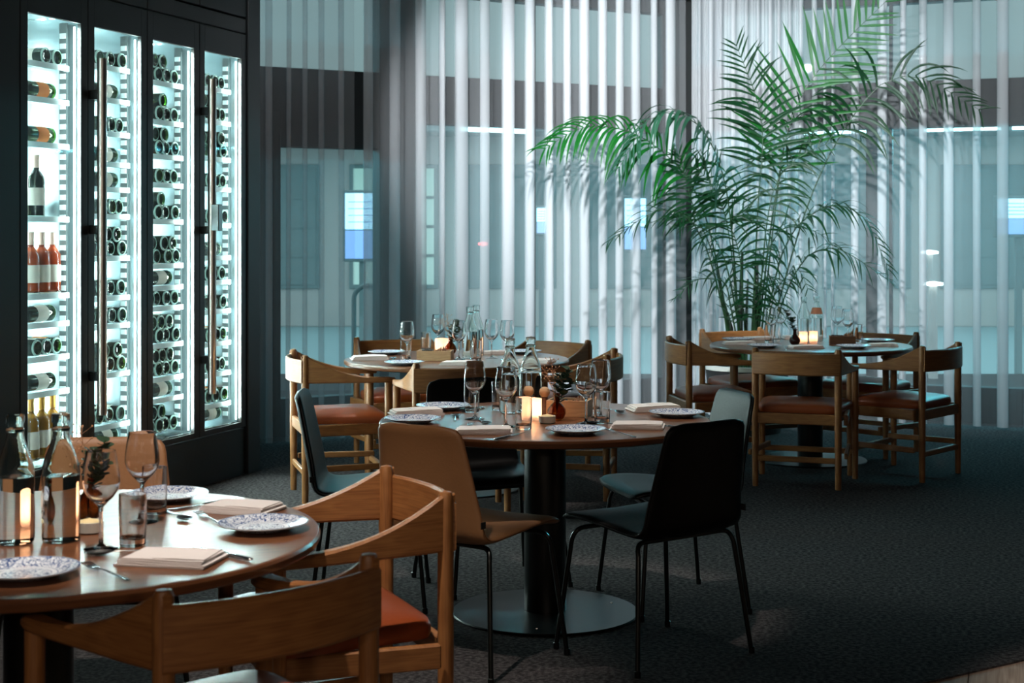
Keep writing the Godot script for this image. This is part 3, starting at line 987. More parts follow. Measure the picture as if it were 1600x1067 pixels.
# origin at the middle of the footprint; the sitter looks to -z
func make_armchair() -> Node3D:
	var o := Node3D.new()
	for s in [-1.0, 1.0]:
		obj("leg", MB.new().lathe([Vector2(0, 0), Vector2(0.0155, 0), Vector2(0.017, 0.004), Vector2(0.0205, 0.36), Vector2(0.0205, 0.74), Vector2(0.0195, 0.772), Vector2(0.015, 0.784), Vector2(0, 0.788)], 18, Transform3D(Basis(), Vector3(s * 0.232, 0, 0.22))).mesh(), M.oak_v, o)
		obj("leg", MB.new().lathe([Vector2(0, 0), Vector2(0.0155, 0), Vector2(0.017, 0.004), Vector2(0.0205, 0.36), Vector2(0.0205, 0.636), Vector2(0, 0.636)], 18, Transform3D(Basis(), Vector3(s * 0.272, 0, -0.22))).mesh(), M.oak_v, o)
		# arm: a bent plank that sweeps down from the rear post and widens into a rest
		var rings := []
		for k in 15:
			var t := k / 14.0
			var q := -0.05 + 1.13 * t
			var tt := clampf(q, 0.0, 1.0)
			var c := Vector3(s * (lerpf(0.235, 0.272, tt) + 0.012 * sin(PI * tt)), 0, 0.22 - 0.44 * q)
			var top := 0.664 + 0.122 * pow(1.0 - tt, 2.3)
			var w := 0.022 + 0.026 * smoothstep(0.45, 1.0, tt)
			var bot := 0.636
			if k == 0 or k == 14:
				w *= 0.6
				top -= 0.005
			if s > 0:
				rings.append(arm_ring(c, Vector3.RIGHT, w, bot, top))
			else:
				rings.append(arm_ring(c, Vector3.RIGHT, w, bot, top))
		obj("armrest", MB.new().loft(rings).mesh(), M.oak_h, o)
		obj("stretcher", MB.new().box(Vector3(s * 0.252, 0.185, 0.0), Vector3(0.020, 0.032, 0.43), 0.004, Transform3D(Basis(Vector3.UP, s * 0.09), Vector3.ZERO)).mesh(), M.oak_h, o)
		obj("seat_rail", MB.new().box(Vector3(s * 0.252, 0.387, 0.0), Vector3(0.024, 0.060, 0.43), 0.004, Transform3D(Basis(Vector3.UP, s * 0.09), Vector3.ZERO)).mesh(), M.oak_h, o)
	var br := []
	for k in 17:
		var t := k / 16.0 * 2.0 - 1.0
		var c := Vector3(t * 0.243, 0, 0.234 + 0.046 * (1.0 - t * t))
		var tang := Vector3(1, 0, -2 * 0.046 * t / 0.246).normalized()
		br.append(arm_ring(c, Vector3(tang.z, 0, -tang.x) * -1.0, 0.019, 0.636, 0.760))
	obj("backrest", MB.new().loft(br).mesh(), M.oak_h, o)
	obj("seat_rail", MB.new().box(Vector3(0, 0.387, 0.22), Vector3(0.44, 0.060, 0.024), 0.004).mesh(), M.oak_h, o)
	obj("seat_rail", MB.new().box(Vector3(0, 0.387, -0.22), Vector3(0.52, 0.060, 0.024), 0.004).mesh(), M.oak_h, o)
	obj("stretcher", MB.new().box(Vector3(0, 0.16, 0.22), Vector3(0.44, 0.032, 0.020), 0.004).mesh(), M.oak_h, o)
	obj("stretcher", MB.new().box(Vector3(0, 0.16, -0.22), Vector3(0.52, 0.032, 0.020), 0.004).mesh(), M.oak_h, o)
	# cushion: rounded trapezoid with a soft crown
	var sec := []
	var seg := 40
	for lv in [[0.90, 0.412], [0.985, 0.418], [1.0, 0.432], [1.0, 0.446], [0.97, 0.460], [0.85, 0.471], [0.6, 0.479], [0.3, 0.483], [0.05, 0.484]]:
		var ring := []
		for j in seg:
			var a := -TAU * j / seg
			var ca := cos(a)
			var sa := sin(a)
			var e := 0.22
			var x := signf(ca) * pow(absf(ca), e)
			var z := signf(sa) * pow(absf(sa), e)
			var hw := lerpf(0.272, 0.222, (z + 1) / 2)
			ring.append(Vector3(x * hw * lv[0], lv[1], (z * 0.215 - 0.012) * lv[0]))
		sec.append(ring)
	obj("seat_cushion", MB.new().loft(sec).mesh(50), M.cognac, o)
	return o


func place_armchair(label: String, rear: Vector2, face: Vector2, group: String) -> void:
	# rear: middle between the rear posts; face: the way the sitter looks (x, depth)
	var f := Vector3(face.x, 0, -face.y).normalized()
	var at := Vector3(rear.x, 0, -rear.y) + f * 0.22
	var turn := atan2(-f.x, -f.z)
	if chair0 == null:
		chair0 = make_armchair()
	var o: Node3D = chair0.duplicate()
	o.name = numbered("armchair")
	add_child(o)
	o.transform = Transform3D(Basis(Vector3.UP, turn), at)
	tag(o, label, "chair", group)


func make_shell_chair(kind: String) -> Node3D:
	var o := Node3D.new()
	var hide: Material = M.tan if kind == "tan" else M.black_hide
	# side profile from the seat front over the bend to the top of the back (z, y)
	var path := []
	var ctrl := [Vector2(-0.225, 0.432), Vector2(-0.20, 0.448), Vector2(-0.10, 0.452), Vector2(0.03, 0.440), Vector2(0.13, 0.432), Vector2(0.185, 0.437), Vector2(0.215, 0.462), Vector2(0.232, 0.52), Vector2(0.252, 0.63), Vector2(0.272, 0.74), Vector2(0.288, 0.812)]
	var cv := Curve2D.new()
	for i in ctrl.size():
		var t: Vector2 = (ctrl[mini(i + 1, ctrl.size() - 1)] - ctrl[maxi(i - 1, 0)]) / 6.0
		cv.add_point(ctrl[i], -t, t)
	var len_ := cv.get_baked_length()
	var n := 44
	var rings := []
	var edge := []
	var edge2 := []
	for k in n + 1:
		var s := len_ * k / n
		var p := cv.sample_baked(s, true)
		var q := cv.sample_baked(minf(s + 0.004, len_), true) - cv.sample_baked(maxf(s - 0.004, 0), true)
		var tan_ := q.normalized()
		var f := s / len_
		var w := lerpf(0.232, 0.222, smoothstep(0, 0.5, f)) if f < 0.52 else lerpf(0.222, 0.170, (f - 0.52) / 0.48)
		for e in [s, len_ - s]:
			if e < 0.055:
				w -= 0.055 - sqrt(maxf(0.0, 0.055 * 0.055 - pow(0.055 - e, 2)))
		var th := 0.0145
		if s < 0.012 or len_ - s < 0.012:
			th *= sqrt(maxf(0.15, 1.0 - pow(1.0 - minf(s, len_ - s) / 0.012, 2)))
		var nor := Vector2(-tan_.y, tan_.x)   # to the sitter's side
		var ring := []
		var m := 20
		for j in m:
			# stadium section, counter-clockwise about the way it advances
			var a := TAU * j / m
			var cx := signf(cos(a)) * pow(absf(cos(a)), 0.30)
			var sy := signf(sin(a)) * pow(absf(sin(a)), 0.75)
			var x := cx * w
			var dish := 0.020 * (x / 0.22) * (x / 0.22) * smoothstep(0.45, 0.7, f) + 0.010 * (x / 0.22) * (x / 0.22)
			var off := nor * (sy * th + dish)
			ring.append(Vector3(x, p.y + off.y, p.x + off.x))
		rings.append(ring)
	var test: Vector3 = (rings[20][1] - rings[20][0]).cross(rings[21][0] - rings[20][0])
	if test.dot(rings[20][0] - Vector3(0, rings[20][0].y, rings[20][0].z)) < 0.0:
		for r in rings:
			r.reverse()
	obj("shell", MB.new().loft(rings).mesh(60), hide, o)
	for s in [-1.0, 1.0]:
		var sp := []
		for r in range(1, rings.size() - 1):
			var best: Vector3 = rings[r][0]
			for p in rings[r]:
				if p.x * s > best.x * s:
					best = p
			sp.append(best + Vector3(s * 0.0005, 0, 0))
		obj("seam", MB.new().tube(sp, 0.0022, 6).mesh(), M.tan_seam if kind == "tan" else M.black_seam, o)
		for e in [-1.0, 1.0]:
			# leg: bends out of the seat frame and splays to the floor
			var fx: float = s * 0.205
			var fz: float = -0.165 if e < 0 else 0.155
			var foot := Vector3(s * 0.255, 0.008, -0.215 if e < 0 else 0.215)
			var knee := Vector3(fx + s * 0.006, 0.405, fz + e * 0.012)
			var pts := [Vector3(fx - s * 0.13, 0.417, fz), Vector3(fx - s * 0.03, 0.417, fz)]
			for k in 5:
				var t := (k + 1) / 5.0
				var p0 := Vector3(fx - s * 0.03, 0.417, fz)
				var p1 := Vector3(fx + s * 0.006, 0.417, fz)
				var p2 := knee + (foot - knee) * 0.07
				pts.append(p0.lerp(p1, t).lerp(p1.lerp(p2, t), t))
			pts.append(foot)
			var leg := obj("leg", MB.new().tube(pts, 0.0085, 10).mesh(), M.black_metal, o)
			obj("foot_cap", MB.new().lathe([Vector2(0, 0), Vector2(0.011, 0), Vector2(0.011, 0.02), Vector2(0.0088, 0.022), Vector2(0, 0.022)], 10, Transform3D(Basis(), Vector3(foot.x, 0, foot.z))).mesh(), M.black, leg)
	for e in [-0.165, 0.155]:
		obj("seat_frame", MB.new().tube([Vector3(-0.10, 0.417, e), Vector3(0.10, 0.417, e)], 0.0085, 8).mesh(), M.black_metal, o)
	obj("care_tag", MB.new().box(Vector3(0.2205, 0.50, 0.210), Vector3(0.003, 0.022, 0.024), 0.0005).mesh(), M.tag, o)
	return o


func place_shell(kind: String, label: String, centre: Vector2, face: Vector2) -> void:
	if not shells.has(kind):
		shells[kind] = make_shell_chair(kind)
	var f := Vector3(face.x, 0, -face.y).normalized()
	var o: Node3D = shells[kind].duplicate()
	o.name = numbered("shell_chair")
	add_child(o)
	o.transform = Transform3D(Basis(Vector3.UP, atan2(-f.x, -f.z)), Vector3(centre.x, 0, -centre.y))
	tag(o, label, "chair", "leather shell chairs on thin metal legs")


func tables_and_chairs() -> void:
	table_at("dark oak round table cut by the picture's left edge, nearest the camera", Vector3(-1.10, 0, -3.57), 0.65)
	table_at("candlelit round oak table in the middle, ringed by leather shell chairs", Vector3(0.125, 0, -5.80), 0.625)
	table_at("round oak table behind the middle one, ringed by wooden armchairs", Vector3(-0.31, 0, -8.62), 0.63)
	table_at("round oak table with two peach candles in front of the palm", Vector3(1.885, 0, -9.71), 0.63)
	var g := "oak armchairs with cognac leather seats"
	place_armchair("oak armchair with its back to the camera, pushed under the nearest table", Vector2(-0.46, 2.94), Vector2(-0.674, 0.739), g)
	place_armchair("oak armchair with orange-brown seat beside the nearest table, before the tan chair", Vector2(-0.258, 4.055), Vector2(-0.918, -0.396), g)
	place_armchair("oak armchair standing side-on between wine cabinet and the table behind", Vector2(-1.157, 8.355), Vector2(0.963, 0.27), g)
	place_armchair("oak armchair back hidden behind the black chair of the middle table", Vector2(-0.25, 7.70), Vector2(-0.20, 0.97), g)
	place_armchair("oak armchair on the palm side of the table behind, side-on", Vector2(0.54, 8.44), Vector2(-0.975, 0.15), g)
	place_armchair("oak armchair facing us at the back left of the table behind", Vector2(-0.75, 9.66), Vector2(0.33, -0.94), g)
	place_armchair("oak armchair facing us at the back right of the table behind", Vector2(0.29, 9.47), Vector2(-0.68, -0.73), g)
	place_armchair("oak armchair seen from behind in front of the palm table", Vector2(1.60, 8.64), Vector2(0.33, 0.94), g)
	place_armchair("oak armchair at the right of the palm table, back to the curtain", Vector2(2.51, 9.0), Vector2(-0.75, 0.66), g)
	place_armchair("oak armchair at the left of the palm table, next to the corner line", Vector2(1.03, 9.47), Vector2(0.98, 0.15), g)
	place_armchair("oak armchair directly before the palm stems, facing us", Vector2(1.5, 10.5), Vector2(0.42, -0.91), g)
	place_armchair("oak armchair at the back right of the palm table, facing us", Vector2(2.49, 10.25), Vector2(-0.7, -0.7), g)
	place_shell("tan", "tan leather shell chair seen from behind at the middle table", Vector2(-0.146, 5.19), Vector2(0.59, 0.81))
	place_shell("tan", "tan leather shell chair behind the nearest table, facing us", Vector2(-1.20, 4.38), Vector2(0.10, -1.0))
	place_shell("black", "black leather shell chair seen from behind, nearest on the right of the middle table", Vector2(0.485, 5.27), Vector2(-0.585, 0.81))
	place_shell("black", "black leather shell chair catching grey light, behind the other right-hand black chair", Vector2(0.62, 5.97), Vector2(-0.965, -0.26))
	place_shell("black", "black leather shell chair edge-on at the left of the middle table", Vector2(-0.55, 6.03), Vector2(1.0, 0.03))
	place_shell("black", "black leather shell chair at the back of the middle table, facing us", Vector2(-0.086, 6.305), Vector2(0.426, -0.905))


# ---------------------------------------------------------------- palm
func palm() -> void:
	var o := thing("potted_palm", "tall potted palm with arching feathery fronds in the curtained corner", "palm", Vector3(1.70, 0, -11.12))
	var at := o.position
	var pl := obj("planter", MB.new().lathe([Vector2(0, 0), Vector2(0.24, 0), Vector2(0.245, 0.01), Vector2(0.30, 0.46), Vector2(0.30, 0.48), Vector2(0.275, 0.48), Vector2(0.27, 0.40), Vector2(0, 0.40)], 40).mesh(), M.planter, o)
	obj("rim", MB.new().lathe([Vector2(0.299, 0.45), Vector2(0.304, 0.452), Vector2(0.305, 0.482), Vector2(0.272, 0.484), Vector2(0.272, 0.479)], 40).mesh(), M.white_china, pl)
	obj("soil", MB.new().lathe([Vector2(0.268, 0.41), Vector2(0.1, 0.425), Vector2(0, 0.428)], 28).mesh(), M.soil, pl)
	for s in [[-0.05, 0.0, -0.03, 0.021, 1.3], [0.06, 0.02, 0.075, 0.023, 1.2], [-0.11, 0.03, -0.17, 0.013, 0.95], [0.0, -0.06, 0.02, 0.014, 1.1]]:
		obj("trunk", MB.new().tube([Vector3(s[0], 0.40, s[1]), Vector3(s[0] * 0.9 + s[2] * 0.1, 0.75, s[1]), Vector3(s[2], s[4], s[1] - 0.02)], [s[3] * 1.2, s[3], s[3] * 0.45], 12).mesh(), M.stem, o)
	var rr := RandomNumberGenerator.new()
	rr.seed = 77
	var mass := MB.new()
	var fronds := [
		["own", [Vector3(1.75, 0.42, -11.10), Vector3(1.91, 1.73, -11.10), Vector3(2.11, 2.47, -11.05), Vector3(2.71, 3.13, -10.95)], 0.5, 0.5, 26, 0.12, "f", 1],
		["own", [Vector3(1.79, 0.42, -11.10), Vector3(2.13, 1.64, -11.05), Vector3(2.47, 2.32, -10.95), Vector3(2.80, 2.55, -10.85), Vector3(3.26, 2.29, -10.70)], 0.58, 0.42, 24, 2.3, "f", 0],
		["own", [Vector3(1.62, 0.42, -11.10), Vector3(1.38, 1.59, -11.05), Vector3(1.01, 2.07, -11.00), Vector3(0.57, 2.20, -10.95), Vector3(0.23, 2.03, -10.90)], 0.55, 0.48, 28, 2.8, "g", 1],
		["own", [Vector3(1.66, 0.42, -11.10), Vector3(1.53, 1.73, -10.95), Vector3(1.29, 2.22, -10.85), Vector3(0.99, 2.25, -10.80), Vector3(0.75, 1.89, -10.75)], 0.52, 0.5, 26, 3.6, "u", 2],
		["own", [Vector3(1.77, 0.42, -11.10), Vector3(1.93, 1.32, -10.90), Vector3(2.21, 1.62, -10.80), Vector3(2.46, 1.54, -10.75), Vector3(2.62, 1.18, -10.70)], 0.4, 0.36, 28, 2.4, "u", 0],
		["own", [Vector3(1.72, 0.42, -11.10), Vector3(1.76, 1.59, -11.00), Vector3(1.78, 2.23, -10.95), Vector3(1.59, 2.77, -10.90)], 0.62, 0.4, 22, 0.9, "f", 0],
		["mass", [Vector3(1.78, 0.42, -11.15), Vector3(1.92, 1.73, -11.10), Vector3(2.03, 2.24, -11.10), Vector3(2.35, 2.33, -11.05), Vector3(2.50, 2.12, -11.00)], 0.5, 0.34, 24, 1.8, "u", 2],
		["mass", [Vector3(1.79, 0.42, -11.10), Vector3(2.00, 1.13, -10.90), Vector3(2.25, 1.33, -10.80), Vector3(2.63, 1.10, -10.70)], 0.45, 0.32, 22, 1.5, "u", 0],
		["mass", [Vector3(1.63, 0.42, -11.10), Vector3(1.37, 1.36, -10.95), Vector3(1.08, 1.60, -10.85), Vector3(0.67, 1.37, -10.75)], 0.35, 0.34, 26, 1.6, "u", 0],
		["mass", [Vector3(1.65, 0.42, -11.00), Vector3(1.49, 1.09, -10.80), Vector3(1.30, 1.11, -10.75), Vector3(1.14, 0.98, -10.70)], 0.35, 0.24, 18, 0.9, "u", 0],
		["mass", [Vector3(1.74, 0.42, -11.05), Vector3(1.74, 1.04, -10.95), Vector3(1.82, 1.13, -10.85), Vector3(1.93, 0.96, -10.80)], 0.4, 0.24, 18, 1.8, "u", 2],
		["mass", [Vector3(1.66, 0.42, -11.10), Vector3(1.57, 1.36, -11.05), Vector3(1.46, 1.73, -11.00), Vector3(1.31, 1.90, -10.95)], 0.68, 0.36, 20, 0.9, "f", 1],
		["mass", [Vector3(1.76, 0.42, -11.10), Vector3(1.84, 1.55, -11.05), Vector3(1.99, 1.93, -11.00), Vector3(2.28, 2.08, -10.95)], 0.55, 0.3, 18, 1.2, "f", 2],
		["mass", [Vector3(1.69, 0.42, -11.10), Vector3(1.50, 1.27, -10.90), Vector3(1.24, 1.52, -10.85), Vector3(0.94, 1.50, -10.80)], 0.4, 0.3, 20, 1.6, "u", 1],
		["mass", [Vector3(1.74, 0.42, -11.10), Vector3(1.79, 1.18, -10.95), Vector3(1.96, 1.49, -10.90), Vector3(2.22, 1.40, -10.85)], 0.35, 0.32, 22, 1.5, "u", 1],
		["mass", [Vector3(1.74, 0.42, -11.00), Vector3(1.89, 1.04, -10.95), Vector3(2.02, 1.18, -10.90), Vector3(2.09, 1.04, -10.85)], 0.4, 0.26, 16, 1.6, "u", 0],
		["mass", [Vector3(1.70, 0.42, -11.10), Vector3(1.63, 1.27, -11.00), Vector3(1.55, 1.52, -10.95), Vector3(1.66, 1.59, -10.90)], 0.6, 0.32, 18, 1.1, "f", 0],
		["mass", [Vector3(1.60, 0.42, -11.10), Vector3(1.46, 1.22, -11.05), Vector3(1.31, 1.59, -11.00), Vector3(1.19, 2.00, -10.95)], 0.7, 0.34, 20, 0.9, "f", 1],
	]
	for f in fronds:
		var pts: Array = f[1]
		var cv := Curve3D.new()
		for i in pts.size():
			var t: Vector3 = (pts[mini(i + 1, pts.size() - 1)] - pts[maxi(i - 1, 0)]) / 6.0
			cv.add_point(pts[i] - at, -t, t)
		var L := cv.get_baked_length()
		var rp := []
		var rad := []
		for k in 21:
			rp.append(cv.sample_baked(L * k / 20.0, true))
			rad.append(lerpf(0.0085, 0.0014, k / 20.0))
		var fr := obj("frond", MB.new().tube(rp, rad, 7).mesh(), M.rachis, o)
		var leafm: Material = [M.leaf, M.leaf_backlit, M.leaf_c][f[7]]
		var face: Vector3 = {"f": Vector3(0.0, 0.25, 1.0), "u": Vector3(0, 1.0, 0.25), "g": Vector3(0, 0.8, 0.7)}[f[6]]
		var pairs: int = f[4]
		for k in pairs:
			var t := lerpf(f[2], 0.995, k / float(pairs - 1))
			var p := cv.sample_baked(L * t, true)
			var T := (cv.sample_baked(minf(L, L * t + 0.02), true) - cv.sample_baked(L * t - 0.02, true)).normalized()
			var S := face.cross(T).normalized()
			var N := T.cross(S).normalized()
			var q := k / float(pairs - 1)
			var ln: float = f[3] * 1.08 * (0.55 + 0.45 * sin(PI * clampf(q * 0.9 + 0.18, 0, 1))) * lerpf(1.0, 0.62, q * q)
			for s in [-1.0, 1.0]:
				if rr.randf() < 0.04:
					continue
				var dir: Vector3 = (T * lerpf(0.45, 1.1, q) + S * s * 0.95 + N * rr.randf_range(0.05, 0.30) + Vector3(rr.randf_range(-0.16, 0.16), rr.randf_range(-0.14, 0.14), rr.randf_range(-0.16, 0.16))).normalized()
				var m := MB.new() if f[0] == "own" else mass
				var loose: float = 1.0
				if f[0] == "mass":
					loose = 1.6
					dir = (dir + Vector3(rr.randf_range(-0.4, 0.4), rr.randf_range(-0.45, 0.3), rr.randf_range(-0.4, 0.4))).normalized()
				leaflet(m, p, dir, N, ln * rr.randf_range(0.85, 1.1), f[3] * lerpf(0.034, 0.020, q), f[5] * loose * rr.randf_range(0.7, 1.5))
				if f[0] == "own":
					obj("leaflet", m.mesh(70), leafm, fr)
	var fo := obj("foliage", mass.mesh(70), M.leaf, o)
	fo.set_meta("kind", "stuff")


func leaflet(m: MB, p: Vector3, dir: Vector3, N: Vector3, ln: float, hw: float, droop: float) -> void:
	var segs := 6
	var step := ln / segs
	var a: Array[Vector3] = []
	var b: Array[Vector3] = []
	var c: Array[Vector3] = []
	var d := dir
	var x := p
	for k in segs + 1:
		var q := float(k) / segs
		var w := hw * (0.45 + 1.35 * q) if q < 0.4 else hw * 0.99 * pow(maxf(0.0, (1.0 - q) / 0.6), 0.7)
		var side := d.cross(N)
		if side.length() < 0.05:
			side = d.cross(Vector3(0.3, 0.2, 1.0))
		side = side.normalized()
		var up := side.cross(d).normalized()
		a.append(x - side * w + up * w * 0.25)
		b.append(x)
		c.append(x + side * w + up * w * 0.25)
		x += d * step
		d = (d + Vector3(0, -droop * step * 1.8, 0)).normalized()
	for k in segs:
		m.quad(a[k], b[k], b[k + 1], a[k + 1])
		m.quad(b[k], c[k], c[k + 1], b[k + 1])


# ---------------------------------------------------------------- tableware
var kit := {}


func kit_of(kind: String) -> Node3D:
	if kit.has(kind):
		return kit[kind]
	var o := Node3D.new()
	o.name = kind
	match kind:
		"plate":
			var m := MB.new().lathe([Vector2(0, 0.0), Vector2(0.060, 0.0), Vector2(0.063, 0.002), Vector2(0.100, 0.0150), Vector2(0.1065, 0.0165), Vector2(0.1065, 0.0185), Vector2(0.100, 0.0180), Vector2(0.072, 0.0085), Vector2(0.062, 0.0050), Vector2(0, 0.0045)], 64)
			for i in m.v.size():
				m.uv[i] = Vector2(m.v[i].x, m.v[i].z) / 0.215 + Vector2(0.5, 0.5)
			obj("dish", m.mesh(60), M.china, o)
			obj("foot_ring", MB.new().lathe([Vector2(0.050, -0.0005), Vector2(0.054, -0.0005), Vector2(0.054, 0.001)], 40).mesh(), M.white_china, o)
		"napkin":
			# a cloth folded over itself: stacked layers joined by rounded folds
			var lay := MB.new()
			var y := 0.0
			for k in 4:
				var wx := 0.092 - 0.003 * k
				var cx := 0.004 * (k % 2)
				var ring_a := []
				var outline := PackedVector2Array()
				for j in 7:
					var a := -PI / 2 + PI * j / 6.0
					outline.append(Vector2(cx + wx + 0.0042 * cos(a), y + 0.0042 + 0.0042 * sin(a)))
				for j in range(1, 8):
					var f := j / 8.0
					outline.append(Vector2(cx + wx - 2 * wx * f, y + 0.0084 + 0.0022 * sin(f * 7.0 + k)))
				for j in 7:
					var a := PI / 2 + PI * j / 6.0
					outline.append(Vector2(cx - wx + 0.0042 * cos(a), y + 0.0042 + 0.0042 * sin(a)))
				lay.prism(outline, -0.066 + 0.004 * k, 0.066 - 0.002 * k)
				y += 0.0074
			obj("folded_cloth", lay.mesh(50), M.linen, o)
			obj("corner_flap", MB.new().prism(PackedVector2Array([Vector2(-0.02, 0), Vector2(0.088, 0.001), Vector2(0.0885, 0.004), Vector2(0.03, 0.006), Vector2(-0.02, 0.0045)]), -0.05, 0.055, Transform3D(Basis(Vector3.UP, 0.05), Vector3(0, y + 0.0005, 0))).mesh(50), M.linen, o)
		"wine":
			var out_p := [Vector2(0, 0.0), Vector2(0.036, 0.0), Vector2(0.0375, 0.0012), Vector2(0.034, 0.0028), Vector2(0.012, 0.0065), Vector2(0.0055, 0.012), Vector2(0.0042, 0.025), Vector2(0.0040, 0.080), Vector2(0.0055, 0.093), Vector2(0.014, 0.103), Vector2(0.027, 0.115), Vector2(0.037, 0.130), Vector2(0.0415, 0.147), Vector2(0.0405, 0.168), Vector2(0.0365, 0.195), Vector2(0.0325, 0.2165), Vector2(0.0320, 0.218)]
			var in_p := [Vector2(0.0313, 0.217), Vector2(0.0352, 0.195), Vector2(0.0392, 0.168), Vector2(0.0402, 0.147), Vector2(0.0357, 0.131), Vector2(0.0255, 0.1165), Vector2(0.012, 0.106), Vector2(0, 0.1035)]
			obj("goblet", MB.new().lathe(out_p + in_p, 32).mesh(55), M.wine_glass, o)
		"tumbler":
			obj("cup", MB.new().lathe([Vector2(0, 0), Vector2(0.026, 0), Vector2(0.0285, 0.003), Vector2(0.0310, 0.06), Vector2(0.0305, 0.1145), Vector2(0.0298, 0.1155), Vector2(0.0290, 0.1145), Vector2(0.0292, 0.06), Vector2(0.0268, 0.02), Vector2(0.020, 0.015), Vector2(0, 0.014)], 32).mesh(40), M.wine_glass, o)
		"carafe":
			var pr := [Vector2(0, 0.006), Vector2(0.030, 0.003), Vector2(0.036, 0.0), Vector2(0.041, 0.004), Vector2(0.0425, 0.012), Vector2(0.0425, 0.160)]
			for k in 8:
				var q := (k + 1) / 8.0
				pr.append(Vector2(lerpf(0.0425, 0.0185, pow(q, 1.15) * 0.4 + 0.6 * smoothstep(0, 1, q)), 0.160 + 0.084 * q))
			var inner := []
			for k in 9:
				var p: Vector2 = pr[pr.size() - 1 - k]
				inner.append(Vector2(p.x - 0.0017, p.y))
			pr.append_array([Vector2(0.0178, 0.262), Vector2(0.0182, 0.268), Vector2(0.0205, 0.271), Vector2(0.0205, 0.286), Vector2(0.0195, 0.290), Vector2(0.0168, 0.290), Vector2(0.0160, 0.262)])
			pr.append_array(inner)
			pr.append_array([Vector2(0.0408, 0.150), Vector2(0, 0.150)])
			obj("flask", MB.new().lathe(pr, 36).mesh(40), M.bottle_clear, o)
			var ring := []
			obj("neck_ring", MB.new().lathe([Vector2(0.0178, 0.250), Vector2(0.0205, 0.252), Vector2(0.0205, 0.258), Vector2(0.0178, 0.260)], 24).mesh(), M.bottle_clear, o)
		"candle":
			obj("glass_cup", MB.new().lathe([Vector2(0, 0), Vector2(0.036, 0), Vector2(0.039, 0.004), Vector2(0.0400, 0.010), Vector2(0.0400, 0.0795), Vector2(0.0385, 0.080), Vector2(0.0365, 0.0795), Vector2(0.0365, 0.010), Vector2(0, 0.008)], 32).mesh(40), M.frost, o)
			obj("wax", MB.new().lathe([Vector2(0, 0.0085), Vector2(0.0190, 0.0085), Vector2(0.0190, 0.026), Vector2(0.016, 0.027), Vector2(0, 0.025)], 24).mesh(40), M.wax, o)
			obj("flame", MB.new().lathe([Vector2(0, 0.027), Vector2(0.004, 0.031), Vector2(0.0058, 0.037), Vector2(0.004, 0.047), Vector2(0, 0.057)], 12).mesh(60), M.flame, o)
		"mill":
			obj("body", MB.new().lathe([Vector2(0, 0), Vector2(0.019, 0), Vector2(0.021, 0.003), Vector2(0.020, 0.03), Vector2(0.015, 0.052), Vector2(0.013, 0.066), Vector2(0.015, 0.068), Vector2(0, 0.069)], 20).mesh(), M.darkwood, o)
			obj("knob", MB.new().lathe([Vector2(0, 0.068), Vector2(0.012, 0.069), Vector2(0.019, 0.077), Vector2(0.0215, 0.088), Vector2(0.018, 0.099), Vector2(0.010, 0.106), Vector2(0, 0.108)], 24).mesh(60), M.pale, o)
		"dish":
			obj("bowl", MB.new().lathe([Vector2(0, 0), Vector2(0.026, 0), Vector2(0.031, 0.003), Vector2(0.032, 0.026), Vector2(0.0305, 0.0265), Vector2(0.029, 0.025), Vector2(0.028, 0.012), Vector2(0, 0.010)], 32).mesh(), M.white_china, o)
			obj("butter", MB.new().lathe([Vector2(0.027, 0.012), Vector2(0.026, 0.022), Vector2(0.020, 0.029), Vector2(0.009, 0.031), Vector2(0, 0.034)], 20).mesh(60), M.butter, o)
		"vase", "vase_dark":
			var gm: Material = M.amber if kind == "vase" else M.plum
			obj("flask", MB.new().lathe([Vector2(0, 0.004), Vector2(0.016, 0.0), Vector2(0.026, 0.006), Vector2(0.0345, 0.024), Vector2(0.033, 0.040), Vector2(0.022, 0.056), Vector2(0.0125, 0.066), Vector2(0.0110, 0.088), Vector2(0.0150, 0.0985), Vector2(0.0140, 0.0995), Vector2(0.0095, 0.088), Vector2(0.0108, 0.067), Vector2(0.020, 0.054), Vector2(0.0305, 0.039), Vector2(0.0318, 0.025), Vector2(0.024, 0.010), Vector2(0, 0.008)], 36, Transform3D(), 0.03, 12).mesh(40), gm, o)
			sprigs(o, kind)
		"box", "box_wide", "box_dark":
			var wm: Material = M.darkwood if kind == "box_dark" else M.pale
			var hx := 0.095 if kind == "box_wide" else 0.080
			var hz := 0.052
			var ht := 0.055 if kind != "box" else 0.062
			obj("side_board", MB.new().box(Vector3(0, ht / 2, hz), Vector3(2 * hx, ht, 0.008), 0.001).mesh(), wm, o)
			obj("side_board", MB.new().box(Vector3(0, ht / 2, -hz), Vector3(2 * hx, ht, 0.008), 0.001).mesh(), wm, o)
			for s in [-1.0, 1.0]:
				obj("end_board", MB.new().box(Vector3(s * (hx - 0.004), ht / 2, 0), Vector3(0.008, ht, 2 * hz - 0.008), 0.001).mesh(), wm, o)
			obj("bottom_board", MB.new().box(Vector3(0, 0.004, 0), Vector3(2 * hx - 0.016, 0.007, 2 * hz - 0.009), 0.001).mesh(), wm, o)
		"spoon", "fork", "knife":
			cutlery(o, kind)
	kit[kind] = o
	return o


func strap(m: MB, pts: Array, n := 8) -> void:
	# pts: [x, y, half width, half thickness]
	var rings := []
	for p in pts:
		var r := []
		for j in n:
			var a := -TAU * j / n
			r.append(Vector3(p[0], p[1] + sin(a) * p[3], cos(a) * p[2]))
		rings.append(r)
	m.loft(rings)


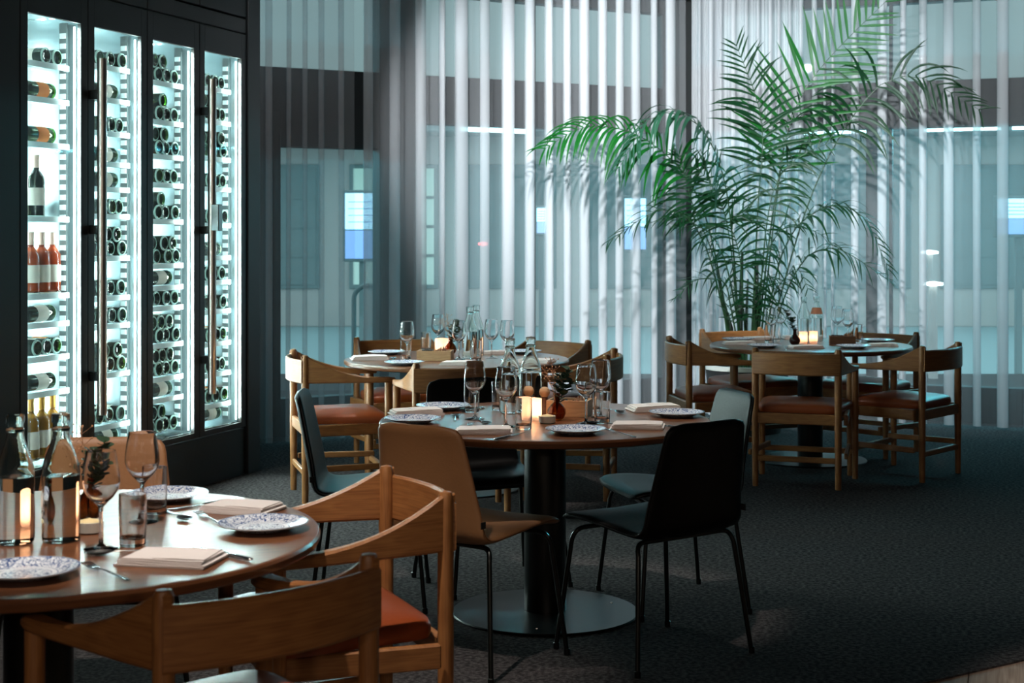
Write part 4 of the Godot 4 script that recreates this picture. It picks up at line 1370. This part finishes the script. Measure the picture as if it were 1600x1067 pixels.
func cutlery(o: Node3D, kind: String) -> void:
	var h := MB.new()
	strap(h, [[-0.022, 0.006, 0.0022, 0.0012], [0.0, 0.0062, 0.0025, 0.0014], [0.05, 0.0034, 0.0042, 0.0014], [0.088, 0.0022, 0.0062, 0.0013], [0.097, 0.0020, 0.0058, 0.0012], [0.101, 0.0018, 0.003, 0.001]])
	match kind:
		"spoon":
			obj("handle", h.mesh(60), M.steel, o)
			var b := MB.new()
			var rings := []
			var top := []
			# bowl as an upper and a lower skin
			for side in [-1.0, 1.0]:
				var g := []
				for i in 11:
					var u := i / 10.0
					var row := []
					for j in 9:
						var v := j / 8.0 * 2.0 - 1.0
						var hw := 0.019 * pow(maxf(0.0, sin(PI * clampf(0.04 + 0.94 * u, 0, 1))), 0.62) * (1.12 - 0.24 * u)
						var y: float = 0.0075 - 0.0062 * (1.0 - v * v) * pow(sin(PI * u), 0.7) + side * 0.0005
						row.append(Vector3(-0.084 + 0.064 * u, y, v * hw))
					g.append(row)
				for i in 10:
					for j in 8:
						if side > 0:
							b.quad(g[i][j], g[i][j + 1], g[i + 1][j + 1], g[i + 1][j])
						else:
							b.quad(g[i][j], g[i + 1][j], g[i + 1][j + 1], g[i][j + 1])
			obj("bowl", b.mesh(60), M.steel, o)
		"fork":
			obj("handle", h.mesh(60), M.steel, o)
			var b := MB.new()
			strap(b, [[-0.062, 0.0065, 0.0118, 0.0011], [-0.048, 0.0048, 0.0125, 0.0012], [-0.034, 0.0046, 0.0085, 0.0013], [-0.020, 0.0060, 0.003, 0.0013]])
			obj("head", b.mesh(60), M.steel, o)
			for k in 4:
				var z := -0.0096 + 0.0064 * k
				obj("tine", MB.new().tube([Vector3(-0.060, 0.0066, z), Vector3(-0.080, 0.0090, z), Vector3(-0.096, 0.0075, z)], [0.0016, 0.0015, 0.0007], 6).mesh(), M.steel, o)
		"knife":
			var hh := MB.new()
			strap(hh, [[0.0, 0.0042, 0.0050, 0.0036], [0.004, 0.0042, 0.0058, 0.0040], [0.05, 0.0044, 0.0068, 0.0042], [0.092, 0.0044, 0.0076, 0.0042], [0.100, 0.0042, 0.0066, 0.0036], [0.103, 0.0042, 0.003, 0.002]], 10)
			obj("handle", hh.mesh(60), M.steel, o)
			obj("blade", MB.new().prism(PackedVector2Array([Vector2(0.002, -0.0045), Vector2(0.002, 0.0045), Vector2(-0.02, 0.0080), Vector2(-0.085, 0.0095), Vector2(-0.102, 0.0060), Vector2(-0.110, -0.0010), Vector2(-0.104, -0.0050), Vector2(-0.02, -0.0050)]), 0.0032, 0.0046, Transform3D(Basis(Vector3.RIGHT, Vector3.BACK, Vector3.UP), Vector3.ZERO)).mesh(30), M.steel, o)


func sprigs(o: Node3D, kind: String) -> void:
	var rr := RandomNumberGenerator.new()
	rr.seed = 5
	var stems := [[Vector3(0.045, 0.195, 0.01), "leaf"], [Vector3(-0.055, 0.20, 0.02), "dry"], [Vector3(0.015, 0.165, -0.03), "leaf"], [Vector3(-0.025, 0.235, -0.01), "dry"], [Vector3(0.055, 0.15, 0.03), "leaf"]]
	if kind == "vase_dark":
		stems = [[Vector3(-0.08, 0.23, 0.02), "leaf"], [Vector3(-0.03, 0.17, 0.0), "leaf"]]
	for s in stems:
		var tip: Vector3 = s[0]
		var p := []
		for k in 9:
			var t := k / 8.0
			p.append(Vector3(tip.x * t * t, 0.012 + (tip.y - 0.012) * t, tip.z * t))
		var st := obj("stem", MB.new().tube(p, 0.0012, 6).mesh(), M.euc if s[1] == "leaf" else M.dry, o)
		if s[1] == "leaf":
			for k in 14:
				var t := lerpf(0.5, 1.0, k / 13.0)
				var at: Vector3 = p[int(t * 8.0 - 0.001)].lerp(p[mini(8, int(t * 8.0 - 0.001) + 1)], fposmod(t * 8.0, 1.0))
				var a := k * 2.4 + rr.randf()
				var dir := Vector3(cos(a), rr.randf_range(0.0, 0.7), sin(a)).normalized()
				obj("leaf", round_leaf(at, dir, rr.randf_range(0.013, 0.020)), M.euc, st)
		else:
			for k in 16:
				var t := lerpf(0.55, 1.0, k / 15.0)
				var at: Vector3 = p[int(t * 8.0 - 0.001)]
				var a := k * 2.4
				var e := at + Vector3(cos(a) * 0.026, rr.randf_range(0.008, 0.03), sin(a) * 0.026)
				var tw := MB.new().tube([at, e], 0.0006, 5)
				tw.lathe([Vector2(0, -0.003), Vector2(0.0028, 0.0), Vector2(0, 0.004)], 6, Transform3D(Basis(), e))
				obj("seed_head", tw.mesh(60), M.dry, st)


func round_leaf(at: Vector3, dir: Vector3, r: float) -> ArrayMesh:
	var m := MB.new()
	var side := dir.cross(Vector3(0.2, 1, 0.1)).normalized()
	var up := side.cross(dir).normalized()
	var c := at + dir * r * 1.15
	var n := 12
	for k in n:
		var a := TAU * k / n
		var b := TAU * (k + 1) / n
		var pa := c + (dir * cos(a) + side * sin(a) * 0.86) * r + up * r * 0.22 * absf(sin(a))
		var pb := c + (dir * cos(b) + side * sin(b) * 0.86) * r + up * r * 0.22 * absf(sin(b))
		m.tri(c, pa, pb)
	return m.mesh(80)


func table_settings() -> void:
	var where := {"L": Vector3(-1.10, TOP, -3.57), "M": Vector3(0.125, TOP, -5.80), "B": Vector3(-0.31, TOP, -8.62), "R": Vector3(1.885, TOP, -9.71)}
	var named := {"plate": ["dinner_plate", "plate", "blue patterned plates"], "napkin": ["folded_napkin", "napkin", "folded napkins"], "wine": ["wine_glass", "glass", "stemmed wine glasses"], "tumbler": ["water_tumbler", "glass", "water tumblers"], "carafe": ["water_bottle", "bottle", "clear water bottles"], "candle": ["candle_holder", "candle", "lit candle holders"], "mill": ["pepper_mill", "pepper mill", "mills"], "dish": ["butter_dish", "dish", "butter dishes"], "vase": ["bud_vase", "vase", "bud vases"], "box": ["condiment_box", "box", "condiment boxes"], "spoon": ["spoon", "spoon", "cutlery"], "fork": ["fork", "fork", "cutlery"], "knife": ["table_knife", "knife", "cutlery"]}
	var rows := [
		["plate", "L", 0.108, 0.430, 20, "blue patterned plate with white glare at the front edge of the nearest table"],
		["plate", "L", 0.511, -0.066, 70, "blue patterned plate at the far end of the nearest table, beside the armchair"],
		["plate", "L", 0.192, -0.478, 120, "bright blue and white plate at the back of the nearest table, before the tan chair"],
		["napkin", "L", 0.373, 0.289, -12, "folded white napkin at the front edge of the nearest table"],
		["napkin", "L", 0.417, -0.311, -20, "folded white napkin between two plates on the nearest table"],
		["knife", "L", 0.470, 0.226, -43, "steel dinner knife lying beside the front napkin on the nearest table"],
		["knife", "L", 0.307, -0.379, 44, "glinting steel knife in front of the back plate on the nearest table"],
		["spoon", "L", 0.273, -0.223, 122, "dark steel spoon alone in the middle of the nearest table"],
		["spoon", "L", 0.251, 0.210, 20, "steel spoon at the foot of the front wine glass on the nearest table"],
		["fork", "L", 0.261, 0.404, -47, "steel fork beside the front plate on the nearest table"],
		["fork", "L", 0.364, -0.177, -58, "steel fork half under the far plate on the nearest table"],
		["wine", "L", 0.188, 0.162, 0, "empty wine glass standing before the water bottle on the nearest table"],
		["wine", "L", 0.203, -0.155, 30, "empty wine glass in front of the tan chair on the nearest table"],
		["tumbler", "L", 0.248, 0.120, 0, "thick-based water tumbler next to the front wine glass on the nearest table"],
		["tumbler", "L", 0.206, -0.274, 0, "water tumbler behind the rear wine glass on the nearest table"],
		["carafe", "L", -0.025, 0.092, 0, "outermost clear glass water bottle on the nearest table, catching warm light"],
		["carafe", "L", 0.072, 0.070, 40, "clear water bottle with dark reflections on the nearest table, next to the greenery"],
		["candle", "L", -0.156, -0.106, 0, "frosted candle glass behind the bottles on the nearest table"],
		["dish", "L", 0.111, -0.027, 0, "small white butter dish behind the front wine glass on the nearest table"],
		["vase", "L", 0.063, -0.188, 0, "small amber vase with a eucalyptus sprig on the nearest table"],
		["plate", "M", -0.493, 0.105, 0, "blue patterned plate half hidden behind the tan chair at the middle table"],
		["plate", "M", -0.400, -0.324, 40, "blue patterned plate behind the rumpled napkin on the middle table"],
		["plate", "M", 0.099, 0.415, 80, "blue patterned plate at the front edge of the middle table"],
		["plate", "M", 0.507, -0.093, 120, "blue patterned plate in front of the black chairs on the middle table"],
		["napkin", "M", -0.496, -0.136, 15, "loosely folded napkin above the tan chair on the middle table"],
		["napkin", "M", -0.226, 0.398, 0, "flat folded napkin beside the tan chair on the middle table"],
		["napkin", "M", 0.328, 0.255, -8, "folded napkin to the side of the front plate on the middle table"],
		["napkin", "M", 0.435, -0.285, 12, "folded napkin by the black chairs on the middle table"],
		["knife", "M", -0.133, 0.516, -119, "steel knife at the front rim of the middle table, by the flat napkin"],
		["knife", "M", 0.441, 0.246, -54, "steel knife under the far black chair's plate on the middle table"],
		["knife", "M", -0.296, -0.400, -55, "steel knife behind the tall wine glass on the middle table"],
		["spoon", "M", -0.340, -0.026, -89, "steel spoon with round bowl next to the rear plate on the middle table"],
		["spoon", "M", -0.232, 0.104, 103, "steel spoon above the flat napkin on the middle table"],
		["spoon", "M", 0.280, -0.244, 110, "steel spoon right of the amber vase on the middle table"],
		["spoon", "M", 0.218, 0.172, -30, "steel spoon behind the front plate on the middle table"],
		["fork", "M", -0.283, 0.246, -98, "steel fork beside the tan chair's napkin on the middle table"],
		["fork", "M", 0.252, 0.440, -62, "steel fork between the front plate and its napkin on the middle table"],
		["wine", "M", -0.265, 0.007, 0, "leftmost empty wine glass on the middle table"],
		["wine", "M", -0.146, 0.237, 0, "empty wine glass in front of the candle on the middle table"],
		["wine", "M", 0.148, 0.143, 0, "nearer of the two wine glasses right of the amber vase on the middle table"],
		["wine", "M", 0.212, -0.054, 0, "farther of the two wine glasses right of the amber vase on the middle table"],
		["tumbler", "M", -0.283, -0.222, 0, "water tumbler behind the leftmost wine glass on the middle table"],
		["tumbler", "M", -0.176, -0.287, 0, "water tumbler behind the candle's wine glass on the middle table"],
		["tumbler", "M", -0.084, 0.310, 0, "tall water tumbler right before the glowing candle on the middle table"],
		["tumbler", "M", 0.208, 0.124, 0, "water tumbler next to the paired wine glasses on the middle table"],
		["tumbler", "M", 0.188, -0.200, 0, "rear water tumbler behind the paired wine glasses on the middle table"],
		["carafe", "M", -0.133, -0.200, 0, "left clear glass water bottle on the middle table"],
		["carafe", "M", -0.051, -0.287, 30, "right clear glass water bottle on the middle table, behind the candle"],
		["candle", "M", -0.053, 0.027, 0, "glowing square frosted candle holder on the middle table"],
		["mill", "M", -0.060, -0.179, 0, "light wooden round-topped pepper mill behind the candle on the middle table"],
		["mill", "M", 0.001, -0.136, 0, "dark wooden round-topped mill beside the light one on the middle table"],
		["vase", "M", 0.043, 0.027, 0, "ribbed amber glass vase with green leaves and dry sprigs on the middle table"],
		["dish", "M", 0.005, 0.124, 0, "small white butter dish at the foot of the amber vase on the middle table"],
		["box", "M", 0.097, -0.115, -14, "open pale wooden condiment box behind the amber vase on the middle table"],
		["plate", "B", -0.419, -0.299, 0, "blue rimmed plate at the far left of the rear left table"],
		["plate", "B", -0.264, 0.425, 50, "blue rimmed plate at the near edge of the rear left table"],
		["plate", "B", 0.376, -0.352, 90, "blue rimmed plate at the far right of the rear left table"],
		["napkin", "B", -0.482, 0.092, 10, "white napkin before the far left plate of the rear left table"],
		["napkin", "B", 0.027, 0.425, -10, "white napkin under the wooden box's corner on the rear left table"],
		["napkin", "B", 0.435, 0.262, -20, "white napkin before the far right plate of the rear left table"],
		["napkin", "B", 0.191, -0.316, 5, "white napkin along the back of the rear left table"],
		["spoon", "B", -0.350, 0.089, -84, "steel spoon beside the left napkin on the rear left table"],
		["wine", "B", -0.267, 0.178, 0, "leftmost wine glass on the rear left table, beside the wooden box"],
		["wine", "B", -0.131, -0.534, 0, "wine glass behind the wooden box on the rear left table"],
		["wine", "B", 0.015, 0.092, 0, "wine glass right of the wooden box on the rear left table"],
		["wine", "B", 0.195, 0.005, 0, "wine glass right of the bottles on the rear left table"],
		["wine", "B", 0.282, 0.092, 0, "rightmost wine glass on the rear left table"],
		["tumbler", "B", -0.283, 0.049, 0, "water tumbler behind the leftmost wine glass on the rear left table"],
		["tumbler", "B", -0.202, -0.511, 0, "water tumbler behind the wooden box on the rear left table"],
		["tumbler", "B", 0.114, 0.220, 0, "tall water tumbler before the bottles on the rear left table"],
		["carafe", "B", 0.073, 0.005, 0, "left clear water bottle on the rear left table"],
		["carafe", "B", 0.105, -0.176, 30, "right clear water bottle on the rear left table"],
		["box", "B", -0.114, 0.135, -6, "wide pale wooden condiment box on the rear left table"],
		["candle", "B", -0.106, -0.461, 0, "frosted candle glass behind the wooden box on the rear left table"],
		["vase", "B", -0.047, -0.316, 0, "small vase with a dry sprig behind the box on the rear left table"],
		["plate", "R", -0.410, -0.312, 0, "blue rimmed plate at the far left of the table by the palm"],
		["plate", "R", -0.336, 0.272, 50, "blue rimmed plate at the near left of the table by the palm"],
		["plate", "R", 0.474, -0.202, 90, "blue rimmed plate at the far right of the table by the palm"],
		["plate", "R", 0.203, 0.325, 20, "blue rimmed plate at the near right of the table by the palm"],
		["napkin", "R", -0.449, -0.001, 0, "flat white napkin at the left rim of the table by the palm"],
		["napkin", "R", -0.258, -0.451, 5, "white napkin at the back left of the table by the palm"],
		["napkin", "R", -0.094, 0.325, 8, "white napkin at the near rim of the table by the palm"],
		["napkin", "R", 0.418, 0.165, -10, "white napkin before the far right plate on the table by the palm"],
		["napkin", "R", 0.015, -0.520, 0, "white napkin at the back of the table by the palm, behind the vase"],
		["wine", "R", -0.198, -0.290, 0, "leftmost wine glass on the table by the palm"],
		["wine", "R", -0.107, -0.472, 0, "second wine glass from the left on the table by the palm"],
		["wine", "R", 0.270, -0.472, 0, "wine glass behind the dark wooden box on the table by the palm"],
		["wine", "R", 0.264, -0.115, 0, "rightmost wine glass on the table by the palm"],
		["tumbler", "R", -0.239, -0.115, 0, "water tumbler before the leftmost wine glass on the table by the palm"],
		["tumbler", "R", -0.174, -0.231, 0, "second water tumbler from the left on the table by the palm"],
		["tumbler", "R", 0.343, -0.172, 0, "water tumbler right of the dark wooden box on the table by the palm"],
		["carafe", "R", 0.004, -0.231, 0, "left clear water bottle on the table by the palm, behind a candle"],
		["carafe", "R", 0.098, -0.290, 30, "right clear water bottle with a peach neck band on the table by the palm"],
		["candle", "R", -0.033, -0.057, 0, "left glowing peach candle glass on the table by the palm"],
		["candle", "R", 0.043, -0.115, 0, "right glowing peach candle glass on the table by the palm"],
		["vase", "R", -0.107, 0.055, 0, "round dark vase with a eucalyptus branch on the table by the palm"],
		["box", "R", 0.203, -0.001, -8, "dark wooden condiment box with crumpled paper on the table by the palm"],
		["spoon", "R", -0.387, 0.296, -102, "steel spoon beside the near left plate on the table by the palm"],
		["fork", "R", -0.222, 0.374, -102, "steel fork left of the near napkin on the table by the palm"],
	]
	for r in rows:
		var kind: String = r[0]
		var variant := kind
		if kind == "vase" and r[1] == "R":
			variant = "vase_dark"
		if kind == "box" and r[1] == "B":
			variant = "box_wide"
		if kind == "box" and r[1] == "R":
			variant = "box_dark"
		var nm: Array = named[kind]
		var o: Node3D = kit_of(variant).duplicate()
		o.name = numbered(nm[0])
		add_child(o)
		var at: Vector3 = where[r[1]] + Vector3(r[2], 0.0006, r[3])
		o.transform = Transform3D(Basis(Vector3.UP, deg_to_rad(r[4])), at)
		if kind == "napkin":
			o.scale = Vector3(rng.randf_range(0.95, 1.08), rng.randf_range(0.5, 0.7), rng.randf_range(0.92, 1.06))
		tag(o, r[5], nm[1], nm[2])
		if kind == "candle":
			var l := OmniLight3D.new()
			lamp(l, "candle_light", at + Vector3(0, 0.040, 0), Color(1.0, 0.74, 0.55), {"M": 0.035, "L": 0.03, "B": 0.012, "R": 0.007}[r[1]])
			if r[1] == "R":
				o.scale = Vector3(0.66, 0.95, 0.66)
			l.light_size = 0.003
			l.omni_range = 12.0
			l.omni_attenuation = 2.0
		if kind == "box":
			box_fill(o, at, deg_to_rad(r[4]), r[1])
		if kind == "carafe" and r[1] == "R" and r[2] > -0.1 and "peach" in String(r[5]):
			var band := obj("neck_band", MB.new().lathe([Vector2(0.0400, 0.178), Vector2(0.0345, 0.198), Vector2(0.0290, 0.218), Vector2(0.0285, 0.217), Vector2(0.0395, 0.177)], 28).mesh(), M.peach, o)
			band.set_meta("label", "peach paper neck band")


func box_fill(o: Node3D, at: Vector3, turn: float, key: String) -> void:
	var tname: String = {"M": "middle table", "B": "rear left table", "R": "table by the palm"}[key]
	var b := Transform3D(Basis(Vector3.UP, turn), at)
	# a crumpled kraft paper sheet and small dark packets standing in the box
	var m := MB.new()
	var n := noise(3, 9.0, 2)
	for i in 8:
		for j in 5:
			var q := []
			for k in [[i, j], [i, j + 1], [i + 1, j + 1], [i + 1, j]]:
				var x: float = 0.008 + 0.056 * k[0] / 8.0
				var z: float = -0.040 + 0.078 * k[1] / 5.0
				q.append(Vector3(x, 0.052 + 0.022 * n.get_noise_2d(x * 9, z * 9) + 0.012 * (k[0] % 2), z))
			m.quad(q[0], q[1], q[2], q[3])
			m.quad(q[0] - Vector3(0, 0.001, 0), q[3] - Vector3(0, 0.001, 0), q[2] - Vector3(0, 0.001, 0), q[1] - Vector3(0, 0.001, 0))
	var sheet := obj("kraft_paper", m.mesh(25), M.kraft)
	sheet.transform = b
	tag(sheet, "crumpled brown paper sheet in the wooden box on the %s" % tname, "paper")
	for k in 5:
		var p := obj("sachet", MB.new().box(Vector3(0, 0.027, 0), Vector3(0.006, 0.050, 0.066), 0.002).mesh(), M.sachet)
		p.transform = b * Transform3D(Basis(Vector3(0, 0, 1), 0.12), Vector3(-0.060 + 0.012 * k, 0.0085, 0.0))
		tag(p, "%s dark sachet in the wooden box on the %s" % [ORD[k], tname], "sachet", "sachets in the condiment boxes")
